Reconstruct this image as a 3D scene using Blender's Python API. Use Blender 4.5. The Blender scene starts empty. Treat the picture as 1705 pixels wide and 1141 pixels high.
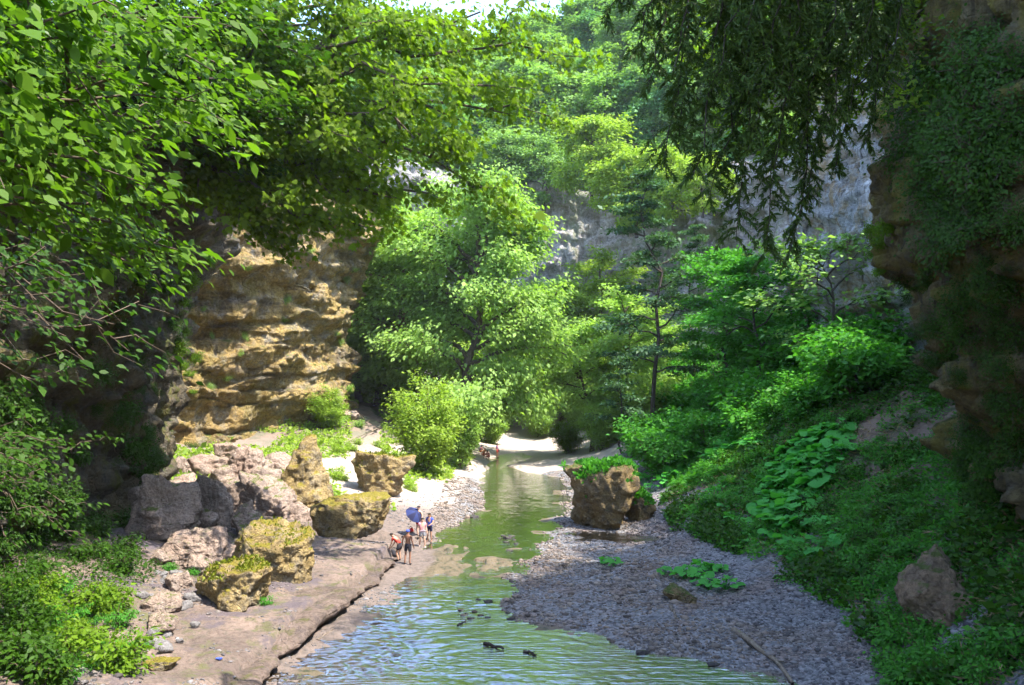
import bpy, bmesh, math
import numpy as np
from mathutils import Vector
from mathutils.bvhtree import BVHTree

R = math.radians
rng = np.random.default_rng(11)
SC = bpy.context.scene
COL = SC.collection

# ------------------------------------------------------------------ camera, light, exposure
F, CAMZ, PITCH = 1420.0, 9.8, R(2.1)
cam_d = bpy.data.cameras.new('camera'); cam = bpy.data.objects.new('camera', cam_d); COL.objects.link(cam)
cam.location = (0, 0, CAMZ); cam.rotation_euler = (R(90) + PITCH, 0, 0)
cam_d.sensor_width = 36; cam_d.lens = 36 * F / 1705; cam_d.clip_end = 2000; cam_d.clip_start = .1
SC.camera = cam
SUN_AZ, SUN_EL = R(120), R(63)
world = bpy.data.worlds.new('World'); SC.world = world; world.use_nodes = True
wn = world.node_tree; bg = wn.nodes['Background']
sky = wn.nodes.new('ShaderNodeTexSky'); sky.sky_type = 'NISHITA'; sky.sun_disc = False
sky.sun_elevation = SUN_EL; sky.sun_rotation = SUN_AZ; sky.dust_density = 1.0; sky.ozone_density = 1.5
wn.links.new(sky.outputs[0], bg.inputs[0]); bg.inputs[1].default_value = .15
sun_d = bpy.data.lights.new('sun', 'SUN'); sun_d.energy = 2.3; sun_d.angle = R(.5); sun_d.color = (1, .94, .84)
sun = bpy.data.objects.new('sun', sun_d); COL.objects.link(sun)
sdir = Vector((math.cos(SUN_EL) * math.sin(SUN_AZ), math.cos(SUN_EL) * math.cos(SUN_AZ), math.sin(SUN_EL)))
sun.rotation_euler = sdir.to_track_quat('Z', 'Y').to_euler(); sun.location = (60, 0, 90)
SC.view_settings.view_transform = 'Standard'; SC.view_settings.look = 'None'
SC.view_settings.exposure = 2.75; SC.view_settings.gamma = 1
cy = SC.cycles
cy.max_bounces = 7; cy.diffuse_bounces = 4; cy.glossy_bounces = 2; cy.transmission_bounces = 4; cy.transparent_max_bounces = 6
cy.caustics_reflective = False; cy.caustics_refractive = False
cy.use_denoising = True; cy.use_adaptive_sampling = True; cy.adaptive_threshold = .02
cy.sample_clamp_indirect = 6

def P(px, py, d):
    """photo pixel at forward distance d -> world point"""
    X = (px - 852.5) / F; V = (570.5 - py) / F
    yy = math.cos(PITCH) - V * math.sin(PITCH); zz = math.sin(PITCH) + V * math.cos(PITCH)
    s = d / yy
    return np.array((X * s, d, CAMZ + zz * s))
def ray(px, py):
    v = P(px, py, 1.0) - np.array((0, 0, CAMZ)); return v / np.linalg.norm(v)
def G(px, py, z=0.0):
    v = ray(px, py); s = (z - CAMZ) / v[2]; return np.array((v[0] * s, v[1] * s, z))

# ------------------------------------------------------------------ noise
PT = rng.permutation(256)
PV = rng.random(256) * 2 - 1
def vnoise(p):
    i = np.floor(p).astype(int); f = p - i; f = f * f * f * (f * (f * 6 - 15) + 10)
    def h(a, b, c): return PV[PT[(PT[(PT[(i[:, 0] + a) & 255] + i[:, 1] + b) & 255] + i[:, 2] + c) & 255]]
    def l(a, b, t): return a + (b - a) * t
    x, y, z = f.T
    return l(l(l(h(0,0,0), h(1,0,0), x), l(h(0,1,0), h(1,1,0), x), y), l(l(h(0,0,1), h(1,0,1), x), l(h(0,1,1), h(1,1,1), x), y), z)
def fbm(p, o=4, g=.5):
    p = np.asarray(p, float); s = np.zeros(len(p)); a = 1.0; t = 0
    for k in range(o):
        s += a * vnoise(p + 17.3 * k); t += a; a *= g; p = p * 2.03
    return s / t * 1.5
def ridge(p, o=4):
    p = np.asarray(p, float); s = np.zeros(len(p)); a = 1.0; t = 0
    for k in range(o):
        s += a * (1 - np.abs(vnoise(p + 9.1 * k)) * 2); t += a; a *= .5; p = p * 2.1
    return s / t
def fbm2(x, y, sc, o=4, zz=0.0): return fbm(np.c_[x * sc, y * sc, np.full(len(x), zz)], o)
def ss(a, b, x): t = np.clip((x - a) / (b - a), 0, 1); return t * t * (3 - 2 * t)
def nrm(v): return v / np.maximum(np.linalg.norm(v, axis=-1, keepdims=True), 1e-9)

# ------------------------------------------------------------------ objects
def mesh(name, v, faces, mat, parent=None, attrs=None, smooth=False, loc=(0, 0, 0), midx=None):
    """faces: one int array (n,k) or a list of such arrays"""
    if isinstance(faces, np.ndarray): faces = [faces]
    faces = [np.asarray(f) for f in faces if len(f)]
    me = bpy.data.meshes.new(name); v = np.asarray(v, np.float32)
    me.vertices.add(len(v)); me.vertices.foreach_set('co', v.ravel())
    nl = sum(f.size for f in faces); npoly = sum(len(f) for f in faces)
    me.loops.add(nl); me.polygons.add(npoly)
    me.loops.foreach_set('vertex_index', np.concatenate([f.ravel() for f in faces]).astype(np.int32))
    tot = np.concatenate([np.full(len(f), f.shape[1]) for f in faces])
    me.polygons.foreach_set('loop_start', np.r_[0, np.cumsum(tot)[:-1]].astype(np.int32))
    if smooth: me.polygons.foreach_set('use_smooth', np.ones(npoly, bool))
    for m in (mat if isinstance(mat, (list, tuple)) else [mat]): me.materials.append(m)
    if midx is not None: me.polygons.foreach_set('material_index', np.asarray(midx, np.int32))
    for k, a in (attrs or {}).items():
        at = me.attributes.new(k, 'FLOAT', 'POINT'); at.data.foreach_set('value', np.asarray(a, np.float32))
    me.update(calc_edges=True); me.validate()
    o = bpy.data.objects.new(name, me); COL.objects.link(o); o.location = loc
    if parent is not None: o.parent = parent
    return o
def tag(o, label=None, cat=None, group=None, kind=None):
    if label: o['label'] = label
    if cat: o['category'] = cat
    if group: o['group'] = group
    if kind: o['kind'] = kind
    return o
def empty(name, loc, rz=0.0, s=1.0):
    o = bpy.data.objects.new(name, None); COL.objects.link(o); o.location = loc; o.rotation_euler = (0, 0, rz)
    o.scale = (s, s, s) if np.isscalar(s) else s; o.empty_display_size = .3
    return o
def dup(o, loc, rz=0.0, s=1.0, label=None, group=None):
    r = o.copy(); COL.objects.link(r); r.location = loc; r.rotation_euler = (0, 0, rz); r.scale = (s, s, s) if np.isscalar(s) else s
    if label: r['label'] = label
    if group: r['group'] = group
    for ch in list(o.children):
        c = ch.copy(); COL.objects.link(c); c.parent = r
        for g in list(ch.children):
            e = g.copy(); COL.objects.link(e); e.parent = c
    return r

# ------------------------------------------------------------------ materials
class NT:
    def __init__(s, name):
        s.m = bpy.data.materials.new(name); s.m.use_nodes = True; s.t = s.m.node_tree; s.t.nodes.clear()
        s.out = s.t.nodes.new('ShaderNodeOutputMaterial')
    def n(s, typ, ins=None, **kw):
        nd = s.t.nodes.new('ShaderNode' + typ)
        for k, v in kw.items(): setattr(nd, k, v)
        for k, v in (ins or {}).items(): s.put(nd.inputs[k], v)
        return nd
    def put(s, sock, v):
        if hasattr(v, 'is_output') or isinstance(v, bpy.types.NodeSocket): s.t.links.new(v, sock)
        elif isinstance(v, bpy.types.Node): s.t.links.new(v.outputs[0], sock)
        else:
            if isinstance(v, (tuple, list)) and len(v) == 3 and len(sock.default_value) == 4: v = (*v, 1)
            sock.default_value = v
    def mix(s, f, a, b, mode='MIX'):
        nd = s.t.nodes.new('ShaderNodeMix'); nd.data_type = 'RGBA'; nd.blend_type = mode
        s.put(nd.inputs[0], f); s.put(nd.inputs[6], a); s.put(nd.inputs[7], b); return nd.outputs[2]
    def math(s, op, a, b=0.0, clamp=False):
        nd = s.t.nodes.new('ShaderNodeMath'); nd.operation = op; nd.use_clamp = clamp
        s.put(nd.inputs[0], a); s.put(nd.inputs[1], b); return nd.outputs[0]
    def ramp(s, f, lo, hi):
        nd = s.t.nodes.new('ShaderNodeMapRange'); nd.interpolation_type = 'SMOOTHSTEP'
        s.put(nd.inputs[0], f); nd.inputs[1].default_value = lo; nd.inputs[2].default_value = hi; return nd.outputs[0]
    def noise(s, vec, scale, det=5, rough=.55, dist=0.0):
        return s.n('TexNoise', {'Vector': vec, 'Scale': scale, 'Detail': det, 'Roughness': rough, 'Distortion': dist}).outputs[0]
    def scaled(s, vec, sc): return s.n('Mapping', {'Vector': vec, 'Scale': sc}).outputs[0]
    def attr(s, nm): return s.n('Attribute', attribute_name=nm).outputs['Fac']
    def end(s, sh): s.t.links.new(sh.outputs[0] if isinstance(sh, bpy.types.Node) else sh, s.out.inputs[0]); return s.m

def plain(name, col, rough=.8, var=.15, sc=30, spec=.3):
    t = NT(name); co = t.n('TexCoord').outputs['Object']
    f = t.noise(co, sc, 3)
    c = t.mix(f, tuple(c * (1 - var) for c in col), tuple(min(1, c * (1 + var)) for c in col))
    return t.end(t.n('BsdfPrincipled', {'Base Color': c, 'Roughness': rough, 'Specular IOR Level': spec}))

def rock(name, cols, moss=(.09, .11, .02), moss_amt=.5, sc=1.0, streak=.5, strata=.5, dark=(.06, .05, .04), bump=1.0, pale=(.5, .46, .42), patch=None):
    t = NT(name); geo = t.n('NewGeometry'); pos = t.n('TexCoord').outputs['Object']
    n1 = t.noise(pos, .22 * sc, 6, .6, .4); n2 = t.noise(pos, .9 * sc, 7, .65); n3 = t.noise(pos, 5 * sc, 8, .7)
    c = t.mix(t.ramp(n1, .38, .6), cols[0], cols[1])
    c = t.mix(t.ramp(n2, .45, .68), c, cols[2])
    st = t.noise(t.scaled(pos, (.12 * sc, .12 * sc, 1.1 * sc)), 1.0, 6, .65)
    c = t.mix(t.math('MULTIPLY', t.ramp(st, .5, .66), strata), c, dark)
    sk = t.noise(t.scaled(pos, (.9 * sc, .9 * sc, .1 * sc)), 1.0, 6, .6, .3)
    c = t.mix(t.math('MULTIPLY', t.ramp(sk, .52, .7), streak), c, pale)
    sk2 = t.noise(t.scaled(pos, (1.3 * sc, 1.3 * sc, .13 * sc)), 1.7, 6, .6, .3)
    c = t.mix(t.math('MULTIPLY', t.ramp(sk2, .52, .7), streak), c, dark)
    c = t.mix(t.math('MULTIPLY', t.ramp(n3, .42, .66), .6), c, t.mix(1.0, c, (.36, .33, .31), 'MULTIPLY'))
    n4 = t.noise(pos, 14 * sc, 6, .75); c = t.mix(t.math('MULTIPLY', t.ramp(n4, .5, .7), .2), c, t.mix(1.0, c, (1.7, 1.65, 1.6), 'MULTIPLY'))
    sp = t.n('TexVoronoi', {'Vector': pos, 'Scale': 9 * sc, 'Randomness': 1.0}).outputs['Color']
    c = t.mix(.25, c, t.mix(1.0, c, t.n('SeparateColor', {0: sp}).outputs[0], 'MULTIPLY'))
    if patch:
        pn = t.noise(t.scaled(pos, (.5 * sc, .5 * sc, .22 * sc)), 1.0, 8, .72, .5); c = t.mix(t.math('MULTIPLY', t.ramp(pn, .5, .6), patch[3]), c, t.mix(t.noise(pos, 7 * sc, 4), tuple(k * .6 for k in patch[:3]), tuple(k * 1.4 for k in patch[:3])))
    nz = t.n('SeparateXYZ', {0: geo.outputs['Normal']}).outputs[2]
    mn = t.math('ADD', t.math('MULTIPLY', nz, .45), t.noise(pos, 1.1 * sc, 7, .7))
    mm = t.ramp(mn, .95 - moss_amt * .5, 1.12 - moss_amt * .5)
    mc = t.mix(t.noise(pos, 6 * sc, 4), tuple(x * .6 for x in moss), tuple(x * 1.5 for x in moss))
    c = t.mix(mm, c, mc)
    vor = t.n('TexVoronoi', {'Vector': t.n('MixRGB', {0: .12, 1: pos, 2: t.n('TexNoise', {'Vector': pos, 'Scale': 1.5 * sc}).outputs[1]}).outputs[0], 'Scale': 1.3 * sc}, feature='DISTANCE_TO_EDGE').outputs[0]
    hgt = t.math('ADD', t.math('MULTIPLY', t.ramp(vor, 0, .06), .25), t.math('ADD', t.math('MULTIPLY', n3, 1.2), t.math('MULTIPLY', st, .8)))
    hgt = t.math('ADD', hgt, t.math('MULTIPLY', t.noise(pos, 22 * sc, 5, .7), .35))
    b = t.n('Bump', {'Strength': 1.0, 'Distance': .16 * bump / sc ** .5, 'Height': hgt})
    return t.end(t.n('BsdfPrincipled', {'Base Color': c, 'Roughness': .88, 'Specular IOR Level': .25, 'Normal': b.outputs[0]}))

def leafmat(name, dark, light, trans=.45, hue=None, rough=.5):
    """per-leaf tint comes from the 'tint' attribute; a little per-plant variation from the object's random number"""
    t = NT(name); a = t.attr('tint')
    rnd = t.n('ObjectInfo').outputs['Random']
    c = t.mix(a, dark, light)
    c = t.mix(t.math('MULTIPLY', rnd, .35), c, hue or tuple(x * .75 for x in light))
    d = t.n('BsdfPrincipled', {'Base Color': c, 'Roughness': rough, 'Specular IOR Level': .14})
    tc = t.mix(1.0, c, (1.2, 1.35, .5), 'MULTIPLY')
    tr = t.n('BsdfTranslucent', {'Color': tc})
    return t.end(t.n('MixShader', {0: trans, 1: d.outputs[0], 2: tr.outputs[0]}))

M = {}
M['bark'] = rock('bark', [(.10, .075, .05), (.16, .12, .08), (.07, .055, .04)], moss_amt=.15, sc=4, strata=.1, streak=.5, pale=(.25, .21, .16), bump=.5)
M['bark_ochre'] = rock('bark_ochre', [(.22, .13, .06), (.28, .17, .08), (.12, .08, .05)], moss_amt=.1, sc=4, strata=.1, streak=.4, bump=.5)
M['bark_dark'] = plain('bark_dark', (.045, .035, .028), .9, .4, 12)
M['twig'] = plain('twig', (.09, .065, .045), .85, .3, 10)
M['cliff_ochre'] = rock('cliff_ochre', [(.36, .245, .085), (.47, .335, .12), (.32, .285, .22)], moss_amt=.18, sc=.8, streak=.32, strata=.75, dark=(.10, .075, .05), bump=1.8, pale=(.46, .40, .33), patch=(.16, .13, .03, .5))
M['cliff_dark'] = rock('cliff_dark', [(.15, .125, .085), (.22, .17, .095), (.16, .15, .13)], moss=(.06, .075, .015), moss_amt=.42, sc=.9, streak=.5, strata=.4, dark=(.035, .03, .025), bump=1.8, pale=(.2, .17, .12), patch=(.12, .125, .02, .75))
M['cliff_right'] = rock('cliff_right', [(.19, .15, .075), (.29, .22, .085), (.16, .14, .105)], moss=(.07, .075, .015), moss_amt=.4, sc=.9, streak=.8, strata=.25, dark=(.04, .032, .025), bump=1.8, pale=(.34, .25, .11), patch=(.21, .18, .035, .8))
M['cliff_grey'] = rock('cliff_grey', [(.42, .43, .45), (.55, .54, .53), (.34, .27, .17)], moss_amt=.1, sc=.8, streak=.9, strata=.5, dark=(.07, .065, .06), bump=1.8, pale=(.72, .72, .74), patch=(.34, .22, .08, .6))
M['cliff_back'] = rock('cliff_back', [(.44, .42, .43), (.54, .5, .49), (.38, .31, .26)], moss=(.1, .12, .03), moss_amt=.15, sc=.5, streak=.6, strata=.5, dark=(.14, .13, .12), bump=2.4, pale=(.66, .64, .65), patch=(.16, .19, .08, .6))
M['boulder_grey'] = rock('boulder_grey', [(.36, .27, .21), (.46, .345, .275), (.29, .225, .185)], moss_amt=.22, sc=1.8, streak=.25, strata=.4, dark=(.12, .1, .09), bump=1.0, pale=(.42, .38, .36))
M['boulder_pink'] = rock('boulder_pink', [(.38, .27, .21), (.45, .34, .27), (.3, .24, .2)], moss_amt=.12, sc=1.6, streak=.2, strata=.55, dark=(.2, .14, .11), bump=1.0, pale=(.5, .42, .37))
M['boulder_tan'] = rock('boulder_tan', [(.30, .20, .12), (.38, .26, .16), (.22, .16, .11)], moss_amt=.25, sc=1.4, streak=.1, strata=.5, dark=(.14, .1, .07), bump=1.4, pale=(.42, .33, .22))
M['boulder_moss'] = rock('boulder_moss', [(.36, .26, .11), (.46, .34, .15), (.30, .25, .17)], moss=(.19, .155, .02), moss_amt=.45, sc=1.6, streak=.3, strata=.35, dark=(.1, .08, .05), bump=1.1, pale=(.45, .4, .34))
M['boulder_brown'] = rock('boulder_brown', [(.25, .18, .085), (.33, .23, .10), (.18, .145, .1)], moss=(.07, .09, .015), moss_amt=.42, sc=1.8, streak=.3, strata=.4, dark=(.06, .05, .035), bump=1.2, pale=(.3, .24, .15))
M['stone'] = rock('stone', [(.2, .19, .19), (.27, .25, .24), (.16, .15, .15)], moss_amt=.05, sc=4, streak=.1, strata=.2, bump=.4)
M['wet_stone'] = rock('wet_stone', [(.05, .045, .045), (.08, .07, .065), (.04, .035, .035)], moss_amt=.1, sc=5, streak=.1, strata=.2, bump=.3)
M['leaf_maple'] = leafmat('leaf_maple', (.06, .12, .009), (.18, .27, .018), .6)
M['leaf_near'] = leafmat('leaf_near', (.05, .12, .010), (.13, .24, .018), .5)
M['leaf_center'] = leafmat('leaf_center', (.13, .23, .035), (.32, .47, .11), .5, (.28, .42, .14))
M['leaf_hill'] = leafmat('leaf_hill', (.09, .20, .05), (.24, .38, .10), .45, (.27, .38, .15))
M['leaf_pale'] = leafmat('leaf_pale', (.13, .22, .03), (.31, .42, .06), .5, (.27, .36, .06))
M['leaf_slope'] = leafmat('leaf_slope', (.03, .13, .018), (.10, .32, .035), .45)
M['leaf_burr'] = leafmat('leaf_burr', (.05, .26, .04), (.11, .40, .07), .45, rough=.65)
M['leaf_conifer'] = leafmat('leaf_conifer', (.03, .065, .014), (.085, .14, .028), .35)
M['leaf_pine'] = leafmat('leaf_pine', (.03, .08, .035), (.07, .14, .055), .3)
M['leaf_dark'] = leafmat('leaf_dark', (.02, .055, .006), (.05, .12, .010), .4)
M['leaf_lime'] = leafmat('leaf_lime', (.07, .14, .010), (.16, .27, .018), .45)
M['dead_grass'] = leafmat('dead_grass', (.14, .09, .05), (.30, .22, .12), .2)
M['leaf_hill_teal'] = leafmat('leaf_hill_teal', (.05, .16, .07), (.16, .31, .11), .4)
M['moss'] = leafmat('moss', (.09, .12, .01), (.2, .22, .02), .3)

# ------------------------------------------------------------------ terrain
RIV = np.array([(-7.6, 16), (-7.4, 22), (-7.1, 27), (-6.3, 31), (-5.4, 34), (-4.7, 38), (-4.1, 43), (-4.1, 48), (-4.2, 53), (-2.5, 59), (-2.0, 67), (-2.6, 76), (-2.6, 86), (-2.3, 97), (-.8, 104),
                (1.6, 106), (.9, 99), (-.2, 92), (.2, 88), (1.6, 84.5), (5.0, 81), (4.2, 70), (3.4, 61), (2.5, 56), (1.0, 50), (.3, 45.3), (-.7, 41), (-.6, 38), (0, 34.8), (2.2, 32.6), (4.2, 30.3), (7, 28.6), (8.8, 27.2), (10, 25), (10.5, 16)])
POOL = np.array([(3.8, 52.4), (5.6, 52.3), (8.2, 51.8), (9.4, 50.6), (8.0, 50.0), (6.6, 50.6), (5.0, 51.2), (4.2, 51.0)])
LEDGE = np.array([G(x, y)[:2] for x, y in ((666, 933), (640, 962), (600, 1000), (560, 1032), (520, 1062), (480, 1100), (440, 1141), (400, 1200))])
def sdpoly(x, y, poly):
    """signed distance to a polygon, negative inside"""
    d = np.full(len(x), 1e9); ins = np.zeros(len(x), bool)
    for (ax, ay), (bx, by) in zip(poly, np.roll(poly, -1, 0)):
        ex, ey = bx - ax, by - ay
        t = np.clip(((x - ax) * ex + (y - ay) * ey) / (ex * ex + ey * ey), 0, 1)
        d = np.minimum(d, np.hypot(x - ax - t * ex, y - ay - t * ey))
        c = ((ay > y) != (by > y))
        if ey != 0: ins ^= c & (x < ex * (y - ay) / ey + ax)
    return np.where(ins, -d, d)
CP = np.array([(-7, 27, .25), (-6.7, 33, .2), (-6, 41, .2), (-5, 47, .2), (-4.5, 52, .25), (-3, 66, .35), (-3.4, 80, .4), (-3.2, 95, .4),
    (-9, 27, .4), (-10, 33, .45), (-9, 40, .5), (-8, 47, .6), (-8, 55, .8), (-8, 65, 1.0), (-7, 80, 1.2), (-8, 100, 1.6),
    (-13, 27, .8), (-13, 35, .8), (-14, 45, 1.1), (-16, 52, 1.8), (-14, 62, 2.0), (-14, 75, 3.4), (-16, 88, 5.2), (-13, 100, 5.2), (-22, 70, 3.5), (-27, 75, 3.4), (-25, 90, 6.5),
    (-17, 25, 3.2), (-18, 35, 2.4), (-20, 48, 2.0), (-21.5, 56, 2.6), (-15.5, 30, 1.6), (-14, 17, 2.8), (-10, 14, 2.0), (-9, 21, .8),
    (0, 15, -.3), (0, 27, 0), (0, 40, .1), (0, 60, .1), (1, 80, .1), (0, 100, .1), (4, 119, .35), (9, 113, .6), (-2, 112, .6), (-4, 122, 1.6),
    (3, 36, .25), (7, 33, .35), (9, 29, .3), (6, 42, .35), (10, 40, .6), (8, 50, .3), (10, 60, .6), (8, 75, .5), (6, 90, .35), (10, 100, .9), (3.5, 94, .3),
    (12, 67, 1.0), (12, 42, .9), (12.4, 33, .7), (11.6, 27, .6), (12, 18, 1.0),
    (17.5, 31, 4.6), (17, 24, 4.6), (16, 14, 4.5), (14.8, 33, 2.3), (22, 53, 8.5), (15, 50, 3.0), (18, 60, 5.4), (25, 70, 10.8), (16, 75, 4.2), (20, 85, 6.8), (28, 85, 13), (16, 100, 4.4),
    (25, 110, 10), (12, 122, 2.4), (0, 138, 4), (-15, 128, 7), (-30, 130, 9), (30, 135, 14), (-40, 60, 6), (-40, 20, 6), (45, 30, 12), (48, 80, 16), (45, 130, 18), (-50, 140, 10)], float)
def _k(a, b): return np.sqrt((a[:, None, 0] - b[None, :, 0]) ** 2 + (a[:, None, 1] - b[None, :, 1]) ** 2 + 1.5)
_w = np.linalg.solve(_k(CP, CP) + 1e-4 * np.eye(len(CP)), CP[:, 2] - 3.0)
def terrain(x, y, full=False):
    x = np.atleast_1d(np.asarray(x, float)); y = np.atleast_1d(np.asarray(y, float))
    xy = np.c_[x, y]; z = np.concatenate([_k(c, CP) @ _w + 3.0 for c in np.array_split(xy, max(1, len(xy) // 20000))])
    jag = fbm2(x, y, .45, 4, 3.) * .55
    sd = np.minimum(sdpoly(x, y, RIV) + jag, sdpoly(x, y, POOL) + jag * .5)
    bank = ss(-.3, 1.6, sd)
    slope = ss(1.5, 6, z)
    land = np.maximum(z, .07) + fbm2(x, y, .5, 4) * (.10 + .35 * slope) + fbm2(x, y, 2.2, 3, 5.) * (.03 + .08 * slope)
    # left rock shelf with a sharp broken edge
    s2 = np.full(len(x), 1e9); side = np.zeros(len(x))
    for (ax, ay), (bx, by) in zip(LEDGE[:-1], LEDGE[1:]):
        ex, ey = bx - ax, by - ay
        t = np.clip(((x - ax) * ex + (y - ay) * ey) / (ex * ex + ey * ey), 0, 1)
        d = np.hypot(x - ax - t * ex, y - ay - t * ey); m = d < s2
        side = np.where(m, np.sign(ex * (y - ay) - ey * (x - ax)), side); s2 = np.minimum(s2, d)
    sl = -side * s2 + fbm2(x, y, 1.3, 3, 8.) * .22        # positive on the shelf
    shelf = ss(.35, .7, sl) * ss(49, 45, y)
    land = np.where(y < 50, np.minimum(land, .07 + np.maximum(0, -x - 5) * .03 + .07 * fbm2(x, y, .8, 3, 2.)) * (1 - shelf) + shelf * (np.maximum(land, .12) + .55 + .12 * fbm2(x, y, .7, 4, 6.) + .06 * ridge(np.c_[x * 1.6, y * 1.6, x * 0], 3) - .12 * ss(0, 1.6, sl)), land) * (x < -3.5) + land * (x >= -3.5)
    bed = -.10 - .4 * ss(.4, 3.0, -sd) + fbm2(x, y, .6, 4, 7.) * .16 + .34 * ss(3.2, .8, np.hypot((x + 2.6) * .8, (y - 45.5) * .6)) * ss(.0, .3, fbm2(x, y, .9, 3, 2.2) + .25)
    land = np.maximum(land, .05 + .05 * fbm2(x, y, 1.5, 3, 4.4))
    h = bed * (1 - bank) + land * bank
    if full: return h, sd, shelf, slope, z
    return h
def axis(*seg):
    o = []
    for a, b, s in seg: o.append(np.arange(a, b, s))
    return np.concatenate(o)
tx = axis((-60, -24, .9), (-24, -14, .3), (-14, 13, .13), (13, 30, .25), (30, 60.1, .9))
ty = axis((-12, 22, .9), (22, 26, .3), (26, 56, .14), (56, 110, .35), (110, 150.1, .9))
XX, YY = np.meshgrid(tx, ty); x, y = XX.ravel(), YY.ravel()
h, sd, shelf, slope, zb = terrain(x, y, True)
nx, ny = len(tx), len(ty)
gi = np.arange(nx * ny).reshape(ny, nx)
tf = np.stack([gi[:-1, :-1], gi[:-1, 1:], gi[1:, 1:], gi[1:, :-1]], -1).reshape(-1, 4)
gravel = ss(.0, .5, sd) * (1 - slope) * (x > -1.5) * (y < 84) + ss(0, .5, sd) * ss(-4.6, -3.4, x) * (x < -1) * (y > 50) * (y < 78)
gravel = np.clip(gravel, 0, 1); sandy = ss(56, 64, y) * (1 - slope) * (1 - gravel)
def ground_mat():
    t = NT('riverbank_ground'); pos = t.n('NewGeometry').outputs['Position']
    g, s, sh, sl, bed = (t.attr(k) for k in ('gravel', 'sand', 'shelf', 'slope', 'bed'))
    n1 = t.noise(pos, .5, 6, .6); n2 = t.noise(pos, 3.5, 6, .65); n3 = t.noise(pos, 16, 4, .6)
    vo = t.n('TexVoronoi', {'Vector': pos, 'Scale': 8.0}); vc = t.n('SeparateColor', {0: vo.outputs['Color']}).outputs[0]
    base = t.mix(n1, (.13, .10, .085), (.20, .155, .13)); base = t.mix(t.ramp(n2, .4, .7), base, (.09, .075, .065))
    shc = t.mix(t.ramp(n1, .35, .65), (.12, .09, .075), (.21, .155, .125)); shc = t.mix(t.ramp(n2, .5, .72), shc, (.09, .08, .06))
    shc = t.mix(t.math('MULTIPLY', t.ramp(t.noise(pos, 6, 6, .75), .46, .62), .6), shc, t.mix(1., shc, (.45, .42, .4), 'MULTIPLY'))
    shc = t.mix(t.ramp(t.noise(pos, .9, 6, .7), .52, .64), shc, (.10, .095, .045)); shc = t.mix(t.ramp(t.noise(pos, .35, 6, .7), .5, .6), shc, (.10, .08, .085))
    grc = t.mix(vc, (.07, .07, .075), (.27, .26, .26)); grc = t.mix(t.ramp(n1, .45, .65), grc, t.mix(1., grc, (.9, .72, .62), 'MULTIPLY'))
    sac = t.mix(n2, (.33, .27, .22), (.46, .39, .34)); sac = t.mix(t.ramp(n3, .55, .7), sac, (.34, .28, .23))
    slc = t.mix(n2, (.10, .07, .05), (.20, .14, .10)); slc = t.mix(t.ramp(n1, .45, .6), slc, (.06, .07, .03))
    bec = t.mix(n1, (.085, .07, .045), (.16, .12, .07)); bec = t.mix(t.ramp(n2, .48, .68), bec, (.035, .04, .02))
    c = t.mix(sh, base, shc); c = t.mix(s, c, sac); c = t.mix(g, c, grc); c = t.mix(sl, c, slc); c = t.mix(bed, c, bec)
    hg = t.math('ADD', t.math('MULTIPLY', n2, .6), t.math('ADD', t.math('MULTIPLY', n3, .35), t.math('MULTIPLY', t.math('MULTIPLY', vo.outputs[0], g), -.7)))
    b = t.n('Bump', {'Strength': 1.0, 'Distance': .14, 'Height': hg})
    rg = t.math('SUBTRACT', .95, t.math('MULTIPLY', bed, .4))
    return t.end(t.n('BsdfPrincipled', {'Base Color': c, 'Roughness': rg, 'Specular IOR Level': .25, 'Normal': b.outputs[0]}))
M['ground'] = ground_mat()
tv = np.c_[x, y, h]
tag(mesh('ground', tv, tf, M['ground'], smooth=True, attrs=dict(gravel=gravel, sand=sandy, shelf=shelf, slope=np.clip(slope, 0, 1), bed=ss(.35, -.2, sd))),
    'gorge floor of gravel bars, rock shelf and earthy slopes', 'ground', kind='structure')
def water_mat():
    t = NT('water'); pos = t.n('NewGeometry').outputs['Position']
    w1 = t.n('TexWave', {'Vector': t.scaled(pos, (.45, 1.15, 1)), 'Scale': 1.1, 'Distortion': 5.0, 'Detail': 3.0, 'Detail Scale': 1.6}, bands_direction='Y').outputs[1]
    w2 = t.noise(t.scaled(pos, (1.0, 2.4, 1)), 2.4, 4, .6, .6); w3 = t.noise(t.scaled(pos, (1, 2.2, 1)), .5, 3)
    calm = t.ramp(w3, .38, .62)
    hgt = t.math('ADD', t.math('MULTIPLY', w1, t.math('MULTIPLY', calm, .35)), t.math('MULTIPLY', w2, .9))
    b = t.n('Bump', {'Strength': .6, 'Distance': .05, 'Height': hgt}).outputs[0]
    fr = t.n('Fresnel', {'IOR': 1.33, 'Normal': b}).outputs[0]
    gl = t.n('BsdfGlossy', {'Color': (1, 1, 1), 'Roughness': .04, 'Normal': b})
    mur = t.n('BsdfDiffuse', {'Color': (.06, .05, .035)})
    tr = t.n('MixShader', {0: .3, 1: t.n('BsdfTransparent', {'Color': (.86, .78, .62)}).outputs[0], 2: mur.outputs[0]})
    return t.end(t.n('MixShader', {0: t.math('MULTIPLY', fr, 5.5, True), 1: tr.outputs[0], 2: gl.outputs[0]}))
wx = axis((-13, -8, .5), (-8, 11, .085), (11, 15.1, .5)); wy = axis((5, 23, 1.0), (23, 62, .085), (62, 122.1, .4))
WX, WY = np.meshgrid(wx, wy); x, y = WX.ravel(), WY.ravel()
wp = fbm2(x, y, .22, 3, 1.) * 5.0; amp = .35 + .65 * ss(44, 36, y) ; amp *= .25 + .75 * ss(-.45, .4, fbm2(x, y, .16, 2, 9.)); amp *= 1 - .8 * ss(48, 62, y)
wz = np.zeros(len(x)); gw = np.random.default_rng(4)
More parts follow.
